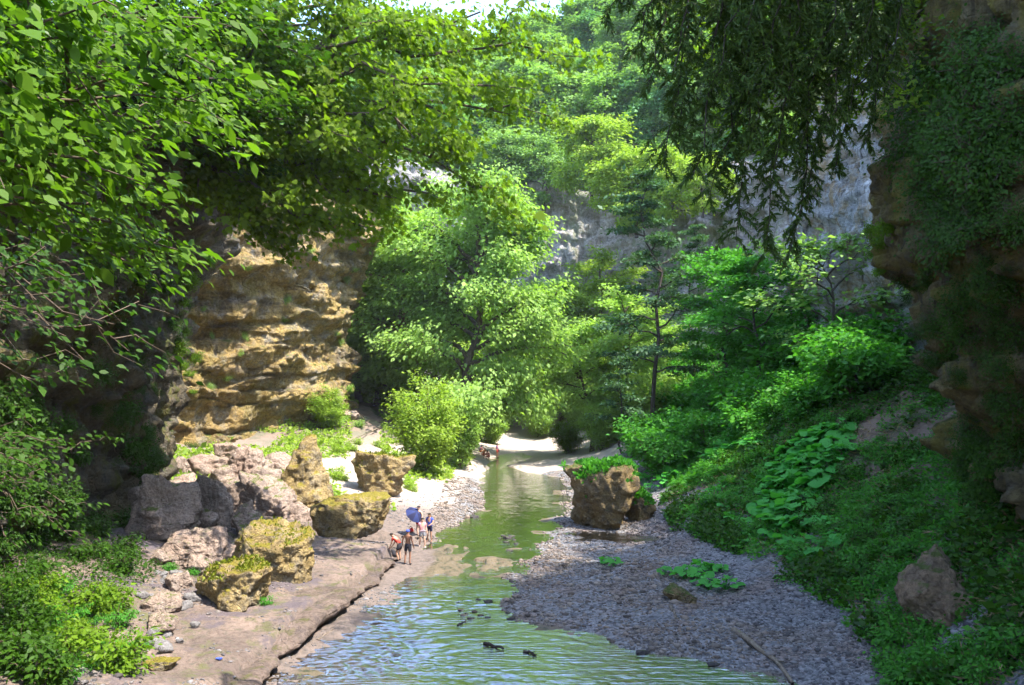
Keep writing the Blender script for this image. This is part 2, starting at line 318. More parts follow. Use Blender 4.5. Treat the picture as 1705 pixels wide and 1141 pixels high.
for lam, A_, th in ((.62, 1.0, 1.35), (.47, .8, 1.9), (.38, .55, 1.0), (.85, .9, 1.7), (.33, .4, 2.5), (.55, .6, .4), (.29, .3, 1.5), (.24, .22, 1.0), (1.1, .8, 1.5), (.3, .25, .2)):
    k_ = 2 * math.pi / lam; wz += A_ * np.sin(k_ * (x * math.cos(th) + y * math.sin(th)) + wp * (1 + .3 * lam) + gw.uniform(0, 6)) * (.5 + .5 * fbm2(x, y, .5, 2, 3 + lam * 9))
wz *= .029 * amp
nx_ = len(wx); gi = np.arange(len(x)).reshape(len(wy), nx_)
tag(mesh('river_water', np.c_[x, y, wz], np.stack([gi[:-1, :-1], gi[:-1, 1:], gi[1:, 1:], gi[1:, :-1]], -1).reshape(-1, 4), water_mat(), smooth=True), 'shallow rippled river running down the gorge floor', 'river', kind='structure')

def rock_ledge():
    L = np.r_[0, np.cumsum(np.hypot(*np.diff(LEDGE, axis=0).T))]; u = np.arange(0, L[-1], .09)
    c = np.c_[np.interp(u, L, LEDGE[:, 0]), np.interp(u, L, LEDGE[:, 1])]; tg = nrm(np.gradient(c, axis=0)); out = np.c_[-tg[:, 1], tg[:, 0]]
    if out[:, 0].mean() < 0: out = -out
    prof = np.array([(-3.2, .38), (-2.6, .56), (-1.8, .60), (-1.1, .62), (-.6, .63), (-.25, .62), (-.05, .58), (.07, .50), (.10, .40), (.05, .32), (-.10, .24), (-.3, .17), (-.42, .08), (-.45, -.3)])
    k = np.interp(np.linspace(0, 1, 46), np.linspace(0, 1, len(prof)), np.arange(len(prof))); pr = np.c_[np.interp(k, np.arange(len(prof)), prof[:, 0]), np.interp(k, np.arange(len(prof)), prof[:, 1])]
    off = pr[None, :, 0] + 0 * u[:, None]; z = pr[None, :, 1] + 0 * u[:, None]
    fl = np.c_[np.repeat(u, 46), off.ravel(), z.ravel()]
    w = (.28 * fbm(np.c_[u * .8, u * 0, u * 0 + 3], 4))[:, None] + (.07 * fbm(fl * np.array((2.2, 2, 5)), 4)).reshape(off.shape)
    sc_ = (.65 + .5 * ss(-.6, .6, fbm(np.c_[u * .3, u * 0 + 5, u * 0], 2)))[:, None] * ss(0, 1.2, u)[:, None] ** .5
    x = c[:, :1] + out[:, :1] * (off + w); y = c[:, 1:] + out[:, 1:] * (off + w)
    zz = z * np.where(z > 0, sc_, 1) + (.06 * fbm(np.c_[x.ravel(), y.ravel(), z.ravel() * 0] * 1.6, 4)).reshape(off.shape) * (z > .3)
    g_ = np.stack([x, y, zz], -1); i = np.arange(g_.shape[0] * 46).reshape(-1, 46); f = np.stack([i[:-1, :-1], i[1:, :-1], i[1:, 1:], i[:-1, 1:]], -1).reshape(-1, 4)
    o = mesh('rock_ledge', g_.reshape(-1, 3), f, M['ledge'], smooth=True); SOLID.append((g_.reshape(-1, 3), f))
    tag(o, 'undercut edge of the brown rock shelf along the stream', 'rock ledge', kind='structure')
M['ledge'] = rock('ledge', [(.17, .125, .10), (.25, .185, .15), (.13, .10, .09)], moss=(.09, .085, .03), moss_amt=.02, sc=1.5, streak=.1, strata=.2, dark=(.07, .055, .045), bump=.9, pale=(.3, .25, .2))
# ------------------------------------------------------------------ cliffs
SOLID = [(tv, tf)]
def lerp(tab, v):
    a = np.array(tab, float); return np.interp(v, a[:, 0], a[:, 1])
def cliff(name, pts, top, prof, A, step, mat, label, sgn=1, strat=2.2, seed=0.0, caps=(1.5, 4, 9, 18, 30), caprise=.25, flute=0., bed=0., bedA=.5):
    pts = np.array(pts, float); seg = np.hypot(*np.diff(pts[:, :2], axis=0).T); L = np.r_[0, np.cumsum(seg)]
    U = np.arange(0, L[-1] + step, step); U = U[U <= L[-1]]
    bx, by, bz = (np.interp(U, L, pts[:, k]) for k in range(3)); tz = np.interp(U, L, np.array(top, float))
    k = max(3, int(5 / step)) | 1
    pad = lambda a: np.convolve(np.pad(a, k // 2, mode='reflect', reflect_type='odd'), np.ones(k) / k, 'valid')
    bx, by = pad(bx), pad(by)
    tang = nrm(np.c_[np.gradient(bx), np.gradient(by)]); out = np.c_[-tang[:, 1], tang[:, 0]] * sgn
    tz = tz + fbm2(U, U * 0, .12, 3, seed) * 2.0
    nv = int((tz - bz).max() / step); V = np.linspace(0, 1, nv)
    UU, VV = np.meshgrid(np.arange(len(U)), V); u = UU.ravel(); v = VV.ravel()
    zz = bz[u] - 2 + v * (tz[u] - bz[u] + 2); hh = zz - bz[u]
    off = prof(hh, U[u] / L[-1], v)
    p = np.c_[bx[u] + out[u, 0] * off, by[u] + out[u, 1] * off, zz]
    q = p + seed * 13.7
    s = q[:, 2] / strat + fbm(q * .07, 3) * 1.6; fr = s - np.floor(s)
    disp = A * (1.1 * fbm(q * .11, 3) + .55 * fbm(q * np.array((.3, .3, .5)), 4) + .38 * (ss(0, .75, fr) - ss(.8, 1, fr) - .4) + .22 * ridge(q * np.array((.9, .9, .6)), 4) + .10 * fbm(q * 2.6, 4))
    if bed:
        ua = U[u]; sb = zz / bed + fbm2(ua, zz, .1, 3, seed) * .45; sb = sb + .3 * np.sin(sb * 2.1 + seed); il = np.floor(sb); fl = sb - il
        def hsh(a, b=0): return PV[PT[(PT[a.astype(int) & 255] + (b.astype(int) if hasattr(b, 'astype') else b)) & 255]]
        cu = ua / (bed * (1.3 + .5 * hsh(il, 7))) + hsh(il, 3) * 3 + .25 * fbm2(ua, zz, .6, 2, seed + 4); ic = np.floor(cu); fc = cu - ic
        prob = ss(.0, .1, fl) * ss(0, .1, 1 - fl); jn = ss(0, .07, fc) * ss(0, .07, 1 - fc)
        disp += bedA * (hsh(il, 11) * .8 + .4 * hsh(il, ic)) * prob * (.4 + .6 * jn) - bedA * .45 * (1 - prob * (.5 + .5 * jn)) * ss(-.3, .2, fbm2(ua, zz, .3, 3, seed + 8))
    disp += flute * (ridge(q * np.array((.9, .9, .12)), 4) - .4) + flute * .5 * fbm(q * np.array((2.2, 2.2, .4)), 3)
    blk = np.floor(fbm(q * np.array((.35, .35, .25)), 2) * 4) * .12 * A
    disp += blk
    fade = np.clip(1 - ss(.9, 1.0, v) * .5, 0, 1)
    p[:, :2] += out[u] * (disp * fade)[:, None]
    p[:, 2] += .25 * A * fbm(q * .5 + 31, 3) * ss(0, .1, v)
    rows = [p.reshape(nv, len(U), 3)]
    last = rows[0][-1]
    for b in caps:
        c = last.copy(); c[:, :2] -= out * b; c[:, 2] += b * caprise + fbm2(c[:, 0], c[:, 1], .2, 3) * 1.0
        rows.append(c[None])
    g = np.concatenate(rows, 0); nr, nu = g.shape[:2]; gi = np.arange(nr * nu).reshape(nr, nu)
    f = np.stack([gi[:-1, :-1], gi[:-1, 1:], gi[1:, 1:], gi[1:, :-1]], -1).reshape(-1, 4)
    if sgn > 0: f = f[:, ::-1]
    o = mesh(name, g.reshape(-1, 3), f, mat, smooth=True)
    SOLID.append((g.reshape(-1, 3), f))
    return tag(o, label, 'cliff', kind='structure')

rock_ledge()
# near cliff on the left, hanging over the bank
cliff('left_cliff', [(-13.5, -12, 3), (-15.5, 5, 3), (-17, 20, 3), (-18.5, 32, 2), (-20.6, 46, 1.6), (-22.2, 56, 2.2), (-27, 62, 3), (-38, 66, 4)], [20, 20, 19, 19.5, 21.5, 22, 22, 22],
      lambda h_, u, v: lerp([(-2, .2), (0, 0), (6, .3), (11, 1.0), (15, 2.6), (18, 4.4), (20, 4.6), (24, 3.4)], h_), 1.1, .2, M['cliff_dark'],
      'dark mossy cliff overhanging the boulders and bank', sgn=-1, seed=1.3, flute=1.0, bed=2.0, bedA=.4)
# sunlit ochre cliff behind it
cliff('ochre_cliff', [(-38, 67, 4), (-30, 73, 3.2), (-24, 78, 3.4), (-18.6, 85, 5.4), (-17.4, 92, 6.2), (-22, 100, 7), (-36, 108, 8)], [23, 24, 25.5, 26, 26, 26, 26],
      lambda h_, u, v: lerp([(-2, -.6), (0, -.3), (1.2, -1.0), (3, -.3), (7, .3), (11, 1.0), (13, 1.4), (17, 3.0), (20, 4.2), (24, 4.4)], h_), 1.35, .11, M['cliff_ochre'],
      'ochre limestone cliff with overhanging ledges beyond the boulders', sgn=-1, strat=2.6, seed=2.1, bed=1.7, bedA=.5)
# near cliff on the right
cliff('right_cliff', [(16, -14, 3.5), (17, 6, 4), (17.2, 18, 4.2), (18, 31, 4.8), (22, 40, 7.5), (28, 46, 11), (38, 50, 14)], [48, 46, 42, 36, 29, 28, 30],
      lambda h_, u, v: lerp([(-2, -.2), (0, 0), (3, .8), (5.5, 1.8), (9, 3.2), (13, 3.2), (18, 2.5), (24, 1.6), (34, 1.0), (48, 0)], h_), 1.0, .15, M['cliff_right'],
      'dark brown cliff bulging over the green slope', sgn=1, seed=3.7, caprise=.1, flute=1.0, bed=1.5, bedA=.6)
cliff('grey_cliff', [(37, 54, 14), (30, 57, 12.5), (27, 62, 11.5), (25.2, 72, 11.2), (27, 80, 12.5), (34, 88, 14), (46, 94, 16)], [34, 34, 34, 33, 32, 32, 32],
      lambda h_, u, v: lerp([(-2, -.2), (0, 0), (6, .6), (12, .8), (24, 0), (36, -2)], h_), 1.1, .17, M['cliff_grey'],
      'pale grey stained cliff above the bushy slope', sgn=1, seed=4.9, flute=.6, bed=1.6, bedA=.4)
cliff('back_cliff', [(-70, 112, 8), (-40, 126, 8), (-16, 139, 8), (0, 143, 7), (13, 140, 8), (22, 132, 10), (30, 126, 12), (42, 112, 15), (60, 100, 18)], [40, 42, 43, 42, 40, 38, 40, 42, 44],
      lambda h_, u, v: lerp([(-2, 0), (10, 0), (18, -.6), (26, .8), (34, 1.0), (44, -1)], h_) + 1.2 * np.sin(u * 37), 1.9, .3, M['cliff_back'],
      'hazy grey cliff closing the gorge behind the trees', sgn=-1, strat=4.0, seed=6.1, caps=(2, 5, 9), caprise=.35, bed=2.6, bedA=.9, flute=.8)
# hill behind the back cliff
hx = np.arange(-130, 131, 2.5); hy = np.arange(104, 262, 2.5)
HX, HY = np.meshgrid(hx, hy); x, y = HX.ravel(), HY.ravel()
def hill_z(x, y):
    x = np.asarray(x, float); y = np.asarray(y, float)
    edge = lerp([(-130, 108), (-70, 116), (-40, 130), (-16, 143), (0, 147), (13, 144), (22, 136), (30, 130), (42, 116), (60, 104), (130, 90)], x)
    t = np.maximum(0, y - edge)
    ridge_h = lerp([(-130, 96), (-50, 92), (-22, 84), (-6, 85), (6, 89), (16, 95), (30, 102), (60, 102), (130, 96)], x)
    return np.where(y < edge + 3, 30 - (edge + 3 - y) * 8, 41 + (ridge_h - 41) * (1 - np.exp(-t / 42)) / (1 - math.exp(-100 / 42.)) - ss(95, 130, t) * 12 + fbm2(x, y, .05, 3) * 2.5)
hz = hill_z(x, y); gi = np.arange(len(hx) * len(hy)).reshape(len(hy), len(hx))
hf = np.stack([gi[:-1, :-1], gi[:-1, 1:], gi[1:, 1:], gi[1:, :-1]], -1).reshape(-1, 4)
def earth():
    t = NT('forest_floor'); pos = t.n('NewGeometry').outputs['Position']
    c = t.mix(t.noise(pos, .4, 6), (.035, .06, .015), (.09, .10, .03))
    return t.end(t.n('BsdfPrincipled', {'Base Color': c, 'Roughness': .95}))
M['earth'] = earth()
tag(mesh('forest_hill', np.c_[x, y, hz], hf, M['earth'], smooth=True), 'steep wooded hill rising behind the back cliff', 'hill', kind='structure')
SOLID.append((np.c_[x, y, hz], hf))

BV = []
for v_, f_ in SOLID: BV.append(BVHTree.FromPolygons(v_.tolist(), f_.tolist()))
def hit(px, py):
    """first solid surface seen through a photo pixel: point, normal"""
    o = Vector((0, 0, CAMZ)); d = Vector(ray(px, py)); best = None
    for b in BV:
        l, n, i, dist = b.ray_cast(o, d)
        if l is not None and (best is None or dist < best[2]): best = (np.array(l), np.array(n), dist)
    return best
def hitp(px, py): return hit(px, py)[0]
def hit_down(x, y):
    return max([l[0].z for l in (b.ray_cast(Vector((x, y, 200)), Vector((0, 0, -1))) for b in BV) if l[0] is not None] + [0])
def tz1(x, y): return float(terrain(x, y)[0])

# ------------------------------------------------------------------ foliage tools
DIAM = np.array([(0, 0, 0), (.45, .30, .07), (1, 0, -.06), (.45, -.30, .07)])
OVAL = np.array([(0, 0, 0), (.22, .2, .05), (.58, .25, .05), (1, 0, -.1), (.58, -.25, .05), (.22, -.2, .05)])
NARR = np.array([(0, 0, 0), (.4, .14, .03), (1, 0, -.1), (.4, -.14, .03)])
MAPL = np.array([(0, 0, 0), (.05, .3, .02), (.34, .52, -.04), (.38, .26, .04), (.72, .36, -.02), (.66, .16, .03), (1, 0, -.08), (.66, -.16, .03), (.72, -.36, -.02), (.38, -.26, .04), (.34, -.52, -.04), (.05, -.3, .02)])
NEED = np.array([(0, 0, 0), (.5, .07, 0), (1, 0, -.05), (.5, -.07, 0)])
a_ = np.linspace(R(20), R(340), 13)
BURR = np.c_[.5 - .5 * np.cos(a_), .52 * np.sin(a_), .07 * np.cos(3 * a_) - .05]
BURR = np.vstack([[(.18, 0, -.12)], BURR])
def leaves(c, d, n, L, tpl, tint, g):
    """c, d, n: (N,3) base point, length direction, rough normal; L (N)"""
    d = nrm(d); b = nrm(np.cross(n, d)); n = np.cross(d, b)
    v = c[:, None] + L[:, None, None] * (tpl[None, :, 0, None] * d[:, None] + tpl[None, :, 1, None] * b[:, None] + tpl[None, :, 2, None] * n[:, None])
    k = len(tpl); f = np.arange(len(c) * k).reshape(-1, k)
    return v.reshape(-1, 3), f, np.repeat(tint, k)
def tube(pts, rad, sides=6):
    pts = np.asarray(pts, float); rad = np.asarray(rad, float); t = nrm(np.gradient(pts, axis=0))
    ref = np.where(np.abs(t[:, 2:3]) < .9, np.array([[0, 0, 1.]]), np.array([[1., 0, 0]])); a = nrm(np.cross(t, ref)); b = np.cross(t, a)
    an = np.linspace(0, 2 * math.pi, sides, endpoint=False)
    v = pts[:, None] + rad[:, None, None] * (np.cos(an)[None, :, None] * a[:, None] + np.sin(an)[None, :, None] * b[:, None])
    i = np.arange(len(pts) * sides).reshape(len(pts), sides); j = np.roll(i, -1, 1)
    f = np.stack([i[:-1], j[:-1], j[1:], i[1:]], -1).reshape(-1, 4)
    return v.reshape(-1, 3), f
class Acc:
    def __init__(s): s.v = []; s.f = {}; s.n = 0; s.t = []
    def add(s, v, f, t=None):
        s.v.append(v); s.f.setdefault(f.shape[1], []).append(f + s.n); s.n += len(v)
        s.t.append(np.zeros(len(v)) if t is None else t)
    def build(s, name, mat, parent=None, smooth=False, loc=(0, 0, 0), tint=False):
        return mesh(name, np.concatenate(s.v), [np.concatenate(f) for f in s.f.values()], mat, parent, smooth=smooth, loc=loc, attrs={'tint': np.concatenate(s.t)} if tint else None)
def curve(a, b, bend, n=7):
    a, b = np.asarray(a, float), np.asarray(b, float); t = np.linspace(0, 1, n)[:, None]
    return a * (1 - t) + b * t + np.asarray(bend) * (4 * t * (1 - t))
def wob(p, s, g): q = p.copy(); q[1:-1] += g.normal(0, s, q[1:-1].shape); return q
def foliate(g, limbs, center, nleaf, L, tpl, wood, leaf, sub=(5, .45), spread=.9, flat=.45, droop=.25, r0=.1, twig=True, subdroop=.1, up=1.0, outer=.3, sig=.25):
    """limbs: list of (N,3) polylines; adds wood tubes and leaf faces round them"""
    anchors = []; wts = []
    for lp in limbs:
        ln = np.linalg.norm(np.diff(lp, axis=0), axis=1).sum()
        wood.add(*tube(lp, np.linspace(r0, r0 * .2, len(lp)), 6))
        dirl = nrm(lp[-1] - lp[0])
        nsub = max(2, int(sub[0]))
        for k in range(nsub):
            t = outer + (1 - outer) * (k + g.random()) / nsub; i = t * (len(lp) - 1); i0 = min(int(i), len(lp) - 2); s = lp[i0] + (lp[i0 + 1] - lp[i0]) * (i - i0)
            side = nrm(np.cross(dirl, (0, 0, 1.)) + 1e-6) * (1 if k % 2 else -1)
            d = nrm(dirl * .8 + side * g.uniform(.3, 1.1) + np.array((0, 0, g.uniform(-.35, .45) - subdroop)))
            e = s + d * ln * sub[1] * g.uniform(.5, 1.1) * (1.15 - .5 * t)
            sp = wob(curve(s, e, (0, 0, .06 * ln * sub[1]), 5), .015 * ln, g)
            if twig: wood.add(*tube(sp, np.linspace(r0 * .38, r0 * .08, 5), 4))
            anchors.append(sp[1:]); anchors.append((sp[1:] + sp[:-1]) / 2)
        anchors.append(lp[int(len(lp) * .5):])
    an = np.concatenate(anchors); idx = g.integers(0, len(an), nleaf)
    o = g.normal(0, 1, (nleaf, 3)) * np.array((spread, spread, spread * flat))
    c = an[idx] + o
    outw = nrm(c - np.asarray(center)) * np.array((1, 1, .3))
    d = outw + g.normal(0, .6, (nleaf, 3)) * np.array((1, 1, .5)) + np.array((0, 0, -droop))
    n = np.array((0, 0, up)) + g.normal(0, .45, (nleaf, 3)) + outw * .3
    ls = L * np.exp(g.normal(0, sig, nleaf))
    cl = g.random(len(an)); ti = np.clip(.6 * g.random(nleaf) + .4 * cl[idx], 0, 1)
    leaf.add(*leaves(c, d, n, ls, tpl, ti, g))
def tree_geo(seed, h, cr, cb, nl, L, nleaf, tpl=DIAM, shape='round', trunk_r=.2, lean=(0, 0), rise=.45, droop=.25, spread=None, flat=.45, sub=(5, .45), twig=True):
    g = np.random.default_rng(seed); wood, leaf = Acc(), Acc()
    t = np.linspace(0, 1, 9)
    tp = np.c_[lean[0] * t ** 1.3 * h, lean[1] * t ** 1.3 * h, t * h * .93]; tp[1:] += np.c_[g.normal(0, .018 * h, (8, 2)), np.zeros(8)]
    wood.add(*tube(tp, trunk_r * (1 - .85 * t) * np.where(t < .05, 1.35, 1), 8))
    limbs = []
    for k in range(nl):
        f = (k + .5) / nl; tt = cb + (1 - cb) * f ** .9
        s = np.array([np.interp(tt, t, tp[:, j]) for j in range(3)])
        pr = {'round': math.sqrt(max(.05, 1 - (1.75 * f - .75) ** 2)), 'cone': 1.05 - .9 * f, 'column': .75 + .25 * math.sin(f * 3.1), 'wide': math.sqrt(max(.05, 1 - (f * .95) ** 2))}[shape]
        az = k * 2.4 + g.uniform(-.5, .5); ln = cr * pr * g.uniform(.55, 1.2)
        ele = rise * (.3 + f) + g.uniform(-.15, .15)
        e = s + ln * np.array((math.cos(az) * math.cos(ele), math.sin(az) * math.cos(ele), math.sin(ele)))
        limbs.append(wob(curve(s, e, (0, 0, .1 * ln), 7), .03 * ln, g))
    foliate(g, limbs, (tp[4]), nleaf, L, tpl, wood, leaf, sub=sub, spread=spread or cr * .13, flat=flat, droop=droop, r0=trunk_r * .42, twig=twig)
    return wood, leaf
def make_tree(name, geo, bark, lm, loc, rz=0., s=1., label=None, cat='tree', group=None):
    wood, leaf = geo; t = empty(name, loc, rz, s); tag(t, label, cat, group)
    wood.build('trunk', bark, t, smooth=True); leaf.build('crown', lm, t, tint=True)
    return t
def shrub_geo(seed, h, r, L, nleaf, tpl=DIAM, nl=9, droop=.3, flat=.6, spread=None):
    g = np.random.default_rng(seed); wood, leaf = Acc(), Acc(); limbs = []
    for k in range(nl):
        az = k * 2.4 + g.uniform(-.4, .4); rr = r * math.sqrt((k + .5) / nl) * .85; hh = h * g.uniform(.35, 1.05) * (1 - .35 * (rr / r) ** 2)
        limbs.append(wob(curve((0, 0, -.1), (rr * math.cos(az), rr * math.sin(az), hh), (0, 0, .1 * h), 6), .03 * h, g))
    foliate(g, limbs, (0, 0, 0), nleaf, L, tpl, wood, leaf, sub=(4, .4), spread=spread or r * .2, flat=flat, droop=droop, r0=.025 + .008 * h, outer=.03)
    return wood, leaf
def make_shrub(name, geo, lm, loc, rz=0., s=1., label=None, cat='bush', group=None):
    wood, leaf = geo; t = empty(name, loc, rz, s); tag(t, label, cat, group)
    wood.build('stem', M['twig'], t); leaf.build('foliage', lm, t, tint=True)
    return t
def limb_tree(name, seed, root, targets, bend, nleaf, L, tpl, bark, lm, label, r0=.2, group=None, cat='tree', **kw):
    """a tree whose limbs reach given points in space"""
    g = np.random.default_rng(seed); wood, leaf = Acc(), Acc(); root = np.asarray(root, float)
    limbs = []
    for t in targets:
        t = np.asarray(t, float) - root; ln = np.linalg.norm(t)
        limbs.append(wob(curve((0, 0, 0), t, (0, 0, bend * ln), 9), .02 * ln, g))
    kw.setdefault('spread', .5)
    foliate(g, limbs, (0, 0, 0), nleaf, L, tpl, wood, leaf, r0=r0, **kw)
    wood.add(*tube(np.array([(-.3, 0, -1.5), (-.1, 0, -.6), (0, 0, 0), (.1, 0, .6)]), [r0 * 2.2, r0 * 2.0, r0 * 1.7, r0 * .8], 9))
    e = empty(name, root); tag(e, label, cat, group)
    wood.build('trunk' if cat == 'tree' else 'stem', bark, e, smooth=True); leaf.build('crown' if cat == 'tree' else 'foliage', lm, e, tint=True)
    return e

# ------------------------------------------------------------------ boulders and stones
def ico(n):
    bm = bmesh.new(); bmesh.ops.create_icosphere(bm, subdivisions=n, radius=1.0)
    v = np.array([w.co[:] for w in bm.verts]); f = np.array([[w.index for w in q.verts] for q in bm.faces]); bm.free(); return v, f
ICO6, ICO5, ICO3, ICO1 = ico(6), ico(5), ico(3), ico(1)
def rock_geo(seed, dims, planes=13, flat=None, rough=1.0, lean=(0, 0), ic=None, taper=0.0, undercut=0.0):
    g = np.random.default_rng(seed); v, f = ic or ICO5
    n = nrm(g.normal(0, 1, (planes, 3))); dd = g.uniform(.55, 1.0, planes)
    if flat: n = np.vstack([n, nrm(np.array([[g.uniform(-.1, .1), g.uniform(-.15, .05), 1.]]))]); dd = np.r_[dd, flat]
    vv = v.copy(); vv[:, 2] = np.maximum(vv[:, 2], -.3); vv = nrm(vv)
    q = (vv @ n.T) / dd; r = 1 / np.maximum(1e-3, (np.maximum(q, .02) ** 26).sum(1) ** (1 / 26.)); r = np.minimum(r, 1.25)
    hx_ = np.hypot(v[:, 0], v[:, 1]); low = v[:, 2] < -.3
    p = vv * r[:, None]
    p[low, 2] = v[low, 2] * .8; p[low, :2] *= np.minimum(1, (1 + v[low, 2]) / .2)[:, None]
    lo, hi = p.min(0), p.max(0); p = (p - (lo + hi) / 2) / (hi - lo)
    p[:, :2] *= (1 - taper * (p[:, 2:3] + .5)) * (1 - undercut * (.5 - p[:, 2:3]))
    p *= np.array(dims); m = (dims[0] * dims[1] * dims[2]) ** (1 / 3.)
    s = 2.2 / m; o = seed * 3.7
    dsp = (.10 * fbm(p * s * .6 + o, 4) + .075 * ridge(p * s * 1.5 + o, 4) - .05 + .022 * fbm(p * s * np.array((1.2, 1.2, 4)) + o, 4) + .035 * fbm(p * s * 5 + o, 4)) * m * rough
    p = p + nrm(v) * dsp[:, None]
    p[:, 0] += lean[0] * (p[:, 2] + dims[2] / 2); p[:, 1] += lean[1] * (p[:, 2] + dims[2] / 2)
    p[:, 2] += dims[2] * .5
    return p, f
def tuft(g, n, L, pts, up=1.0, tpl=NARR, sprd=.5):
    d = g.normal(0, sprd, (n, 3)) + np.array((0, 0, up)); i = g.integers(0, len(pts), n)
    return leaves(pts[i] + g.normal(0, .03, (n, 3)), d, g.normal(0, 1, (n, 3)), L * np.exp(g.normal(0, .3, n)), tpl, g.random(n), g)
def boulder(px, by, w, h, mat, label, seed, depth=.85, sink=.12, moss=0, mossL=.14, mossmat='moss', name='boulder', group=None, cat='boulder', rz=0., at=None, ic=None, hm=None, **kw):
    b = hitp(px, by) if at is None else np.asarray(at, float); d = b[1]; wm = w * d / F * 1.1; dm = wm * depth
    hmm = hm or max(.12, h * d / F - .10 * dm)
    p, f = rock_geo(seed, (wm, dm, hmm * (1 + sink)), ic=ic, **kw)
    if rz: c, s_ = math.cos(rz), math.sin(rz); p[:, :2] = p[:, :2] @ np.array([[c, s_], [-s_, c]])
    loc = (b[0] + (dm * .42) * b[0] / d, d + dm * .42, b[2] - hmm * sink)
    o = mesh(name, p, f, M[mat], smooth=True, loc=loc); tag(o, label, cat, group)
    if moss:
        g = np.random.default_rng(seed + 99); fn = nrm(np.cross(p[f[:, 1]] - p[f[:, 0]], p[f[:, 2]] - p[f[:, 0]])); c = p[f].mean(1)
        k = (fn[:, 2] > .72) & (c[:, 2] > hmm * .55) & (fbm(c * 1.1 + seed, 3) > -.35)
        if k.any():
            a = Acc(); a.add(*tuft(g, moss, mossL, c[k], .8, DIAM, .7)); a.build('foliage', M[mossmat], o, tint=True)
    return o
boulder(1000, 886, 128, 124, 'boulder_brown', 'big brown block with a grassy green cap standing in the river edge', 5, depth=1.0, flat=.5, moss=5200, mossL=.26, mossmat='leaf_slope', ic=ICO6, undercut=.12, planes=10)
boulder(1068, 868, 52, 60, 'boulder_brown', 'smaller overgrown brown rock leaning against the big block in the river edge', 8, depth=1.0, moss=1500, mossL=.2, mossmat='leaf_slope')
boulder(381, 1017, 132, 82, 'boulder_moss', 'yellow mossy slab boulder lowest on the rock shelf with a grassy top', 21, depth=.75, flat=.5, moss=1800, mossL=.10, ic=ICO6, planes=9)
boulder(458, 972, 122, 112, 'boulder_moss', 'large grey boulder streaked with olive moss behind the yellow slab', 33, depth=.9, moss=500, mossL=.1, ic=ICO6)
boulder(322, 946, 98, 70, 'boulder_pink', 'pale pinkish boulder with a smooth slanting face below the grey pile', 41, depth=.8, flat=.6, ic=ICO6)
boulder(282, 905, 105, 135, 'boulder_grey', 'massive cracked grey rock at the foot of the dark cliff', 52, depth=1.0, ic=ICO6, planes=9)
boulder(352, 884, 66, 98, 'boulder_grey', 'tall narrow grey rock wedged beside the massive cracked one', 57, depth=.8, planes=10, ic=ICO6)
boulder(418, 815, 145, 84, 'boulder_pink', 'pointed pink boulder crowning the rock pile', 63, depth=.7, taper=.75, planes=8, ic=ICO6)
boulder(348, 800, 110, 52, 'boulder_pink', 'low broken pink ledge rock at the back of the pile', 65, depth=.8, planes=14)
boulder(437, 884, 92, 104, 'boulder_grey', 'rounded dark grey boulder with a mossy belly in the middle of the pile', 71, depth=.9, ic=ICO6)
boulder(506, 856, 100, 136, 'boulder_moss', 'tall leaning boulder with a pale top and ochre mossy front', 82, depth=.8, taper=.45, planes=9, lean=(.12, 0), ic=ICO6)
boulder(636, 826, 112, 80, 'boulder_moss', 'flat topped ochre block at the end of the sunny path', 94, depth=.7, flat=.5, moss=900, mossL=.14, planes=8, ic=ICO6, undercut=.1)
boulder(583, 898, 122, 76, 'boulder_moss', 'wide low mossy block half in shadow beside the bathers', 103, depth=.8, flat=.5, planes=9, ic=ICO6, undercut=.1)
boulder(462, 884, 74, 26, 'boulder_moss', 'flat mossy slab lying on top of the grey mossy boulder', 112, depth=.8, flat=.5)
for i, (px, by, w, h, m, lab) in enumerate([
    (270, 1022, 56, 32, 'boulder_grey', 'flat grey stone on the bank with its slanted top bare'), (270, 1058, 54, 38, 'boulder_grey', 'round grey stone on the bank just below the slanted one'),
    (293, 988, 46, 36, 'boulder_grey', 'dark low stone tucked left of the yellow slab boulder'), (541, 884, 34, 28, 'boulder_moss', 'small mossy stone wedged left of the wide low block'),
    (400, 930, 34, 38, 'boulder_grey', 'small upright grey stone between the pale and the mossy boulders'), (266, 1118, 54, 22, 'boulder_moss', 'flat mossy stone at the foot of the bright ferny bank'),
    (1130, 1004, 52, 30, 'boulder_brown', 'flat mossy stone under the low broad leaved plants on the gravel'), (620, 668, 40, 26, 'boulder_pink', 'pink rock at the head of the sunny path'),
    (572, 700, 46, 20, 'boulder_grey', 'dark slab beside the sunny path'), (548, 712, 36, 18, 'boulder_pink', 'low pink rock beside the dark slab on the path'),
    (248, 862, 62, 66, 'boulder_grey', 'grey rock half hidden against the dark cliff foot'), (385, 842, 60, 50, 'boulder_grey', 'angular grey rock filling the gap under the pointed pink boulder'),
    (470, 836, 44, 44, 'boulder_grey', 'grey rock squeezed under the tall leaning boulder'), (300, 830, 60, 44, 'boulder_pink', 'broken pinkish rock above the massive cracked one'),
    (408, 892, 30, 60, 'boulder_grey', 'thin standing rock between the narrow and the rounded boulders')]):
    boulder(px, by, w, h, m, lab, 130 + i * 7, depth=.9, planes=11)
boulder(1572, 1072, 132, 150, 'boulder_tan', 'bare tan rock face jutting out of the green slope', 311, depth=1.2, sink=.3, planes=12, ic=ICO6, rough=1.3, lean=(.2, .25))
g = np.random.default_rng(17); fill = []
